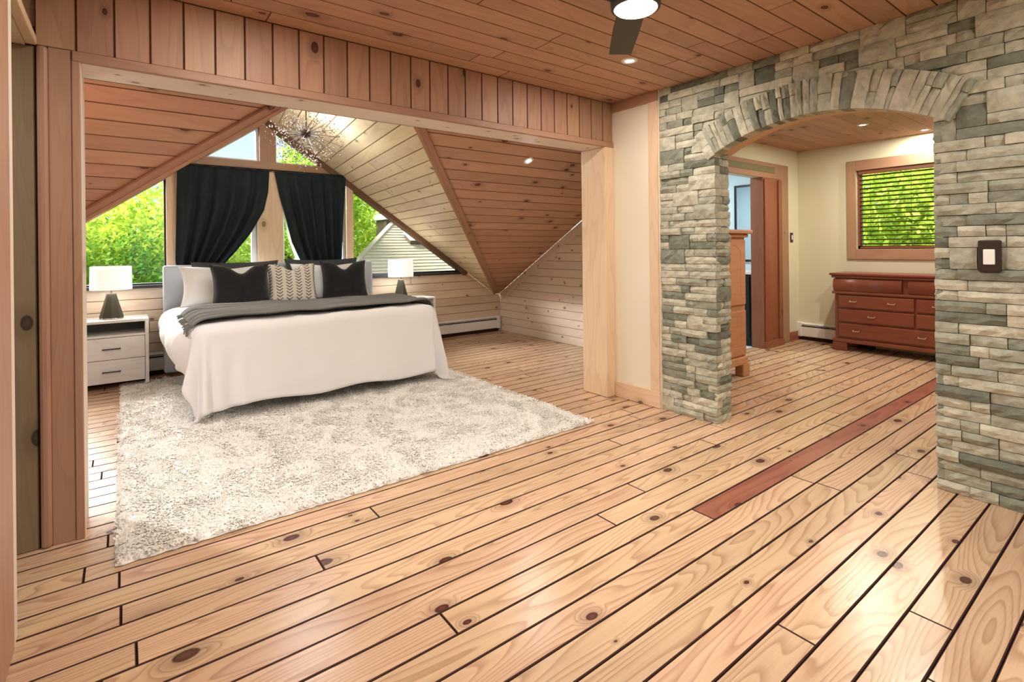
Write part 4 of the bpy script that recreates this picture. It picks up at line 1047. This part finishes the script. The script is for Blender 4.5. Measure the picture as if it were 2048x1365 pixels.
M_SHADE = plain('lamp_shade', S(250, 250, 248), 0.9, spec=0.1, emis=((1.0, 0.98, 0.94, 1), 0.55))
M_BULB = plain('bulb', S(255, 250, 240), 0.5, emis=((1.0, 0.93, 0.82, 1), 6.0))
def lamp(x, y, label):
    t = empty('table_lamp', (x, y, 0.655), label=label, cat='lamp', group='bedside lamps')
    V, Fc = lathe([(0.0, 0.0), (0.095, 0.0), (0.098, 0.006), (0.090, 0.012), (0.0, 0.012)], 32); mk('foot', V, Fc, M_CHROME, t, None, True)
    V, Fc = lathe([(0.0, 0.012), (0.094, 0.012), (0.096, 0.018), (0.038, 0.243), (0.034, 0.247), (0.0, 0.247)], 8)
    mk('body', V, Fc, M_CERAM, t)
    V, Fc = tube((0, 0, 0.247), (0, 0, 0.31), 0.008); mk('stem', V, Fc, M_CHROME, t)
    V, Fc = lathe([(0.165, 0.285), (0.165, 0.285), (0.162, 0.51), (0.158, 0.51), (0.161, 0.287), (0.165, 0.285)], 40); mk('lamp_shade', V, Fc, M_SHADE, t, None, True)
    V, Fc = lathe([(0.0, 0.43), (0.02, 0.425), (0.03, 0.40), (0.028, 0.37), (0.014, 0.34), (0.012, 0.31)], 16); mk('bulb', V, Fc, M_BULB, t, None, True)
    ld = bpy.data.lights.new('lamp_light', 'POINT'); ld.energy = 9.0; ld.color = (1.0, 0.93, 0.84); ld.shadow_soft_size = 0.05
    lo = bpy.data.objects.new('lamp_light', ld); COL.objects.link(lo); lo.parent = t; lo.location = (0, 0, 0.40)
lamp(-0.10, 6.36, 'table lamp with white drum shade on the left nightstand')
lamp(2.945, 6.36, 'table lamp with white drum shade on the right nightstand')

# ------------------------------------------------------------------ curtains
def interp(z, tab):
    tab = sorted(tab); zs = [t[0] for t in tab]; xs = [t[1] for t in tab]
    return float(np.interp(z, zs, xs))
def curtain(label, left, right, z1, z0, nple, mat, y, amp=0.028, name='curtain', ph=0.0):
    c = empty(name, ((interp(z1, left)+interp(z1, right))/2, y, z0), label=label, cat='curtain')
    nu, nv = 150, 46; V = []
    for j in range(nv+1):
        z = z1+(z0-z1)*j/nv; a_, b_ = interp(z, left), interp(z, right); f = (b_-a_)/(interp(z1, right)-interp(z1, left))
        for i in range(nu+1):
            u = i/nu
            k = amp*(0.35+0.65*min(1, j/10))*(1+0.5*(1-f))
            yy = k*math.sin(2*PI*nple*(u**1.05)+ph)+0.25*k*math.sin(2*PI*nple*1.7*u+1+j*0.02)+0.006*mnoise.noise((u*8, z*3, ph))
            x = a_+(b_-a_)*u
            V.append((x-c.location.x, yy, z-z0))
    n = nu+1; Fc = [(j*n+i, j*n+i+1, (j+1)*n+i+1, (j+1)*n+i) for j in range(nv) for i in range(nu)]
    o = mk('fabric', V, Fc, mat, c, None, True)
    if mat is M_CURT:
        so = o.modifiers.new('thick', 'SOLIDIFY'); so.thickness = 0.004
        zt = 1.02; a_, b_ = interp(zt, left), interp(zt, right)
        V, Fc = boxdata((a_-c.location.x-0.01, -0.05, zt-z0-0.03), (b_-c.location.x+0.01, 0.05, zt-z0+0.03), 0.02); mk('tieback', V, Fc, mat, c)
    return c
curtain('dark charcoal curtain swept left over the tall window', [(2.24, 0.465), (1.9, 0.455), (1.2, 0.44), (0.98, 0.47), (0.3, 0.44)], [(2.24, 1.378), (2.0, 1.365), (1.78, 1.318), (1.5, 1.17), (1.3, 1.02), (1.17, 0.91), (0.98, 0.76), (0.3, 0.85)], 2.245, 0.3, 6.5, M_CURT, 6.545)
curtain('dark charcoal curtain swept right over the tall window', [(2.24, 1.435), (1.965, 1.49), (1.729, 1.55), (1.4, 1.63), (1.146, 1.74), (0.98, 1.88), (0.3, 1.80)], [(2.24, 2.285), (1.2, 2.235), (0.98, 2.20), (0.3, 2.24)], 2.245, 0.3, 6, M_CURT, 6.545, ph=1.3)
curtain('sheer white curtain behind the right dark curtain', [(2.24, 1.50), (1.85, 1.535), (1.5, 1.58), (1.2, 1.68), (0.3, 1.78)], [(2.24, 2.2), (1.8, 1.9), (1.2, 1.90), (0.3, 2.0)], 2.23, 0.3, 10, M_SHEER, 6.622, 0.007, 'sheer_curtain')
rod = empty('curtain_rod', (1.40, 6.545, 2.255), label='thin black curtain rod under the transom rail', cat='curtain rod')
V, Fc = tube((-0.96, 0, 0), (0.95, 0, 0), 0.008); mk('rod', V, Fc, M_BLACK, rod)
for s, x in ((-1, -0.96), (1, 0.95)):
    V, Fc = lathe([(0.0, 0.02), (0.014, 0.016), (0.018, 0.0), (0.014, -0.016), (0.0, -0.02)], 12); k = mk('finial', V, Fc, M_BLACK, rod, None, True); k.location = (x, 0, 0)
for x in (-0.9, 0.0, 0.92):
    V, Fc = boxdata((x-0.008, -0.006, -0.012), (x+0.008, YF-6.545-0.008, 0.012), 0.002); mk('bracket', V, Fc, M_BLACK, rod)

# ------------------------------------------------------------------ starburst chandelier
def chandelier():
    cx, cy, cz = 1.375, 5.0, 2.40
    t = empty('chandelier', (cx, cy, cz), label='starburst chandelier of thin rods and crystal beads under the dormer ridge', cat='chandelier')
    bmh = bmesh.new(); bmesh.ops.create_icosphere(bmh, subdivisions=2, radius=0.045)
    V = [tuple(v.co) for v in bmh.verts]; bmh.verts.index_update(); Fc = [[v.index for v in f.verts] for f in bmh.faces]; bmh.free()
    mk('hub', V, Fc, M_BRONZE, t, None, True)
    V, Fc = tube((0, 0, 0.03), (0, 0, 0.345), 0.007); mk('stem', V, Fc, M_BRONZE, t)
    V, Fc = lathe([(0.0, 0.345), (0.06, 0.343), (0.055, 0.32), (0.0, 0.315)], 20); mk('canopy', V, Fc, M_BRONZE, t, None, True)
    rods = []; cr = []; spike = []
    octv = [(1, 0, 0), (-1, 0, 0), (0, 1, 0), (0, -1, 0), (0, 0, 1), (0, 0, -1)]; octf = [(0, 2, 4), (2, 1, 4), (1, 3, 4), (3, 0, 4), (2, 0, 5), (1, 2, 5), (3, 1, 5), (0, 3, 5)]
    N = 90; rs = random.Random(5)
    for i in range(N):
        z = 1-2*(i+0.5)/N; a = i*2.39996; s = math.sqrt(1-z*z); d = Vector((s*math.cos(a), s*math.sin(a), z))
        if d.z > 0.75: continue
        L = rs.uniform(0.24, 0.36); 
        if d.z > 0.3: L = min(L, 0.24)
        if abs(d.z) < 0.2 and i % 3 == 0: spike.append(tube(d*0.03, d*0.15, 0.010, 0.002, 6))
        rods.append(tube(d*0.03, d*L, 0.0018, seg=4))
        for k in range(9):
            p = d*L*rs.uniform(0.75, 1.06)+Vector((rs.gauss(0, 0.022), rs.gauss(0, 0.022), rs.gauss(0, 0.022))); r = rs.uniform(0.004, 0.010)
            cr.append(([tuple(p+Vector(o)*r) for o in octv], octf))
    tag(joined('rods', rods, M_BRONZE, t), kind='stuff'); joined('spikes', spike, M_BRONZE, t)
    mt, nt, b = new_mat('crystal'); b.inputs['Base Color'].default_value = S(150, 134, 122); b.inputs['Roughness'].default_value = 0.15; b.inputs['Metallic'].default_value = 0.6
    tag(joined('crystals', cr, mt, t), kind='stuff')
    ld = bpy.data.lights.new('chandelier_fill', 'POINT'); ld.energy = 34; ld.color = (0.94, 0.97, 1.0); ld.shadow_soft_size = 0.25  # fill light added inside the chandelier to brighten the bedroom
    lo = bpy.data.objects.new('chandelier_fill', ld); COL.objects.link(lo); lo.parent = t; lo.location = (0, 0, -0.02)
chandelier()

# ------------------------------------------------------------------ ceiling fan with light
M_LENS = plain('fan_lens', S(255, 252, 244), 0.5, emis=((1.0, 0.95, 0.86, 1), 7.0))
def fan():
    fx, fy, fz = 1.655, 1.345, 2.255
    t = empty('ceiling_fan', (fx, fy, fz), label='dark three-blade ceiling fan with a bright round light', cat='fan')
    V, Fc = lathe([(0.0, 0.0), (0.080, 0.0), (0.086, 0.006)], 40); mk('light_lens', V, Fc, M_LENS, t, None, True)
    V, Fc = lathe([(0.086, 0.006), (0.097, 0.008), (0.10, 0.04), (0.095, 0.10), (0.06, 0.135), (0.02, 0.14), (0.018, 0.24), (0.07, 0.265), (0.075, 0.303), (0.0, 0.303)], 40); mk('motor_housing', V, Fc, M_FAN, t, None, True)
    for k in range(3):
        a = math.radians(46.5+120*k)
        tip, wid = 0.63, 0.115
        V = [(0.07, -0.055, 0.0), (0.07, 0.055, 0.016), (0.35, 0.062, 0.018), (tip, 0.058, 0.016), (tip-0.03, -0.052, -0.002), (0.35, -0.058, 0.0)]
        V = V+[(p[0], p[1], p[2]+0.007) for p in V]
        Fc = [(5, 4, 3, 2, 1, 0), (6, 7, 8, 9, 10, 11)]+[(i, (i+1) % 6, 6+(i+1) % 6, 6+i) for i in range(6)]
        b = mk('blade', V, Fc, M_FAN, t); b.rotation_euler = (0, 0, a); b.location = (0, 0, 0.045)
    ld = bpy.data.lights.new('fan_light', 'AREA'); ld.shape = 'DISK'; ld.size = 0.16; ld.energy = 26; ld.color = (1.0, 0.96, 0.90)
    lo = bpy.data.objects.new('fan_light', ld); COL.objects.link(lo); lo.parent = t; lo.location = (0, 0, -0.004)
fan()
M_SPOT = plain('downlight_lens', S(255, 250, 240), 0.5, emis=((1.0, 0.93, 0.82, 1), 14.0))
def downlight(x, y, z, label, power, col=(1.0, 0.95, 0.88), tilt=0.0):
    t = empty('downlight', (x, y, z), label=label, cat='downlight', group='recessed downlights'); t.rotation_euler = (tilt, 0, 0)
    V, Fc = lathe([(0.030, 0.0005), (0.030, -0.004), (0.052, -0.004), (0.055, 0.0005)], 28); mk('bezel', V, Fc, M_WHITE, t, None, True)
    V, Fc = lathe([(0.0, -0.002), (0.030, -0.002)], 28); mk('lens', V, Fc, M_SPOT, t)
    ld = bpy.data.lights.new('downlight_light', 'AREA'); ld.shape = 'DISK'; ld.size = 0.06; ld.energy = power; ld.color = col
    lo = bpy.data.objects.new('downlight_light', ld); COL.objects.link(lo); lo.parent = t; lo.location = (0, 0, -0.008)
downlight(2.735, 2.28, HC, 'recessed downlight beside the fan blade tip', 14)
downlight(0.55, 2.28, HC, 'unseen downlight added above the left end of the opening', 14)  # this and the next four are unseen lamps added to fill the near room
downlight(2.735, -0.2, HC, 'unseen downlight added near the camera on the stone side', 12)
downlight(0.55, -0.2, HC, 'unseen downlight added above the camera', 16)
downlight(2.735, -1.7, HC, 'unseen downlight added by the rear opening on the stone side', 16)
downlight(0.55, -1.7, HC, 'unseen downlight added by the rear opening on the left', 16)
MT = -math.atan(SL)
downlight(3.178, 3.92, MZ(3.92)+0.002, 'bright dot in the right sloping ceiling made into a downlight', 4, (0.94, 0.97, 1.0), MT)  # lamp put on a small bright dot to brighten the bedroom
downlight(-0.55, 3.95, MZ(3.95)+0.002, 'unseen downlight added in the left sloping ceiling, hidden by the jamb', 34, (0.94, 0.97, 1.0), MT)  # added lamp out of view, brightens the bedroom
downlight(6.40, 2.14, OC, 'recessed downlight in the next room above the dresser', 26, (1.0, 0.93, 0.78))
downlight(7.28, 1.82, OC, 'recessed downlight in the next room by the blind window', 14, (1.0, 0.93, 0.78))
downlight(5.0, 1.2, OC, 'unseen downlight added in the next room behind the arch', 30, (1.0, 0.93, 0.78))  # extra lamp outside the view, added to light the next room
downlight(-0.85, 2.5, 2.205, 'unseen downlight added in the small lobby on the left', 5)  # lamp added to lift the dark, closed lobby
downlight(5.9, 4.2, 2.495, 'unseen downlight added in the bathroom', 24, (0.9, 0.96, 1.0))  # unseen lamp added to light the bathroom

# ------------------------------------------------------------------ outside: neighbouring roof, ground, trees
ground = slab('ground', (0, 0, -3.2), X_, Y_, [(-60, -20), (70, -20), (70, 90), (-60, 90)], 0.2, M_GROUND); tag(ground, 'green lawn around the house', 'ground', kind='structure')
def neighbour():
    RO = Vector((3.2, 9.6, 0.35)); sl = 0.52
    u = X_; v = Vector((0, 1, sl)).normalized(); n = u.cross(v)
    r = empty('house_roof', (3.2, 9.6, -3.2), label='pale shingled roof of the neighbouring wing beyond the right window', cat='roof')
    def toP(uu, vv, h=0): return RO+u*uu+v*vv+n*h-r.location
    rows = 30; rh = 0.15
    hip = lambda vv: -0.38+vv*0.80               # left hip edge leans right going up
    V = [tuple(toP(hip(0), 0, -0.03)), tuple(toP(9, 0, -0.03)), tuple(toP(9, rows*rh, -0.03)), tuple(toP(hip(rows*rh), rows*rh, -0.03))]
    V += [(p[0], p[1], p[2]-0.25) for p in V]
    mk('deck', V, [(0, 1, 2, 3), (7, 6, 5, 4), (0, 4, 5, 1), (1, 5, 6, 2), (2, 6, 7, 3), (3, 7, 4, 0)], M_SHINGLE, r)
    for k in range(rows):
        a_, b_ = k*rh, (k+1)*rh+0.02
        x0 = hip(a_); V = []; m_ = 26
        for i in range(m_+1):
            xx = x0+(9-x0)*i/m_
            V += [tuple(toP(xx, a_+random.uniform(-0.008, 0.008), 0.022)), tuple(toP(max(xx, hip(b_)) if i == 0 else xx, b_, 0.004)), tuple(toP(xx, a_, -0.004))]
        Fc = [(3*i, 3*i+3, 3*i+4, 3*i+1) for i in range(m_)]+[(3*i+2, 3*i+5, 3*i+3, 3*i) for i in range(m_)]
        mk('shingle_course', V, Fc, M_SHINGLE, r)
    V, Fc = beamdata(toP(hip(0), 0, 0.01), toP(hip(rows*rh), rows*rh, 0.01), 0.12, 0.04); mk('hip_cap', V, Fc, M_SHINGLE, r)
    # house body under the roof
    V, Fc = boxdata((0.2, 0.3, 0.0), (9.0, 4.5, 3.4)); mk('wall', V, Fc, M_CHIM, r)
    sk = empty('roof_skylight', tuple(RO+u*2.66+v*2.50+n*0.03), label='pale skylight box on the shingled roof', cat='skylight')
    sk.rotation_euler = (math.atan(sl), 0, 0)
    V, Fc = boxdata((-0.22, -0.20, -0.02), (0.22, 0.20, 0.10), 0.01); mk('curb', V, Fc, M_CHIM, sk)
    V, Fc = boxdata((-0.25, -0.23, 0.10), (0.25, 0.23, 0.13), 0.008); mk('cover', V, Fc, M_VINYL, sk)
    ch = empty('chimney', (5.98, 13.2, 0.5), label='brown chimney box with pale cap above the shingled roof', cat='chimney')
    V, Fc = boxdata((-0.42, -0.35, 0.0), (0.42, 0.35, 1.60), 0.01); mk('stack', V, Fc, M_CHIM, ch)
    V, Fc = boxdata((-0.47, -0.40, 1.60), (0.47, 0.40, 1.76), 0.01); mk('cap', V, Fc, M_VINYL, ch)
def beamdata(A, B, w, t):
    A = Vector(A); B = Vector(B); u = (B-A).normalized(); n = (Z_-u*u.z).normalized(); v = n.cross(u); L_ = (B-A).length
    vs_, fs_ = boxdata((-L_/2, -w/2, -t/2), (L_/2, w/2, t/2)); F = frame((A+B)/2, u, v, n)
    return [tuple(F @ Vector(p)) for p in vs_], fs_
neighbour()

def foliage_mesh(name, rx, rz, n, size, seed):
    r = np.random.default_rng(seed); nc = 90
    d = r.normal(size=(nc, 3)); d /= np.linalg.norm(d, axis=1)[:, None]; cen = d*(r.uniform(0.25, 1.0, nc)**0.5)[:, None]
    ci = r.integers(0, nc, n); p = cen[ci]+r.normal(0, 0.12, (n, 3)); p *= np.array([rx, rx, rz])
    a = r.normal(size=(n, 3)); a /= np.linalg.norm(a, axis=1)[:, None]; b = np.cross(a, r.normal(size=(n, 3))); b /= np.linalg.norm(b, axis=1)[:, None]
    s = r.uniform(0.6, 1.3, n)[:, None]*size
    Q = np.stack([p-a*s, p-b*s*0.5, p+a*s, p+b*s*0.5], 1).reshape(-1, 3)
    me = bpy.data.meshes.new(name); me.from_pydata(Q.tolist(), [], (np.arange(n)[:, None]*4+np.arange(4)).tolist()); return me
FM = [foliage_mesh('foliage', 2.3, 3.2, 11000, 0.085, s) for s in (1, 2, 3)]
def tree(x, y, top, sc, kind, label, fm=None):
    t = empty('tree', (x, y, -3.2), label=label, cat='tree', group='leafy trees outside')
    me = FM[(fm if fm is not None else int(abs(x*7))) % 3].copy(); me.materials.clear(); me.materials.append(LEAF[kind])
    o = bpy.data.objects.new('foliage', me); COL.objects.link(o); o.parent = t
    o.scale = (sc, sc, sc); o.location = (0, 0, top+3.2-3.2*sc); o.rotation_euler = (0, 0, x*1.7)
    h = top+3.2-3.2*sc
    V, Fc = tube((0, 0, 0), (0.1, 0.05, h), 0.17, 0.08, 10); tr = mk('trunk', V, Fc, M_BARK, t, None, True)
    br = []
    for k in range(7):
        a = k*2.4; z = h*(0.55+0.07*k); br.append(tube((0.08, 0.04, z), (0.08+1.3*math.cos(a), 0.04+1.3*math.sin(a), z+1.2), 0.05, 0.015, 6))
    joined('branches', br, M_BARK, tr)
TREES = [(-2.6, 13.0, 3.6, 1.0, 1, 'mid green tree at the far left of the left window'), (-0.9, 14.6, 3.4, 1.05, 0, 'bright yellow-green tree filling the left window'),
         (0.6, 13.2, 2.9, 0.85, 0, 'yellow-green tree beside the left window post'), (-1.6, 11.2, 1.9, 0.62, 2, 'low deep green shrub-like tree at the sill of the left window'),
         (0.2, 11.4, 1.7, 0.55, 2, 'low deep green tree behind the left lamp'), (2.2, 14.4, 2.9, 0.95, 0, 'yellow-green tree behind the left dark curtain'),
         (3.5, 13.4, 3.0, 0.9, 1, 'mid green tree behind the right dark curtain'), (3.55, 12.2, 4.3, 0.5, 1, 'taller tree with leaves in the right upper gable window'),
         (4.6, 15.4, 4.2, 1.1, 0, 'bright green tree above the shingled roof'), (6.2, 17.0, 4.4, 1.1, 0, 'yellow-green tree behind the chimney'),
         (-4.5, 16.0, 4.2, 1.2, 0, 'large yellow-green tree at the left beyond the window'), (1.2, 18.0, 3.3, 1.1, 1, 'large mid green tree in the back row behind the mullion')]
for a_ in TREES: tree(*a_)
TR2 = [(12.4, 3.4, 3.2, 0.95, 0, 'yellow-green tree in the left half of the blind window'), (12.9, 5.0, 3.8, 1.0, 1, 'mid green tree at the left of the blind window'), (13.6, 2.2, 3.4, 1.0, 0, 'yellow-green tree at the right of the blind window'), (15.5, 3.8, 4.8, 1.2, 0, 'tall yellow-green tree in the back row of the blind window')]
for a_ in TR2: tree(*a_)
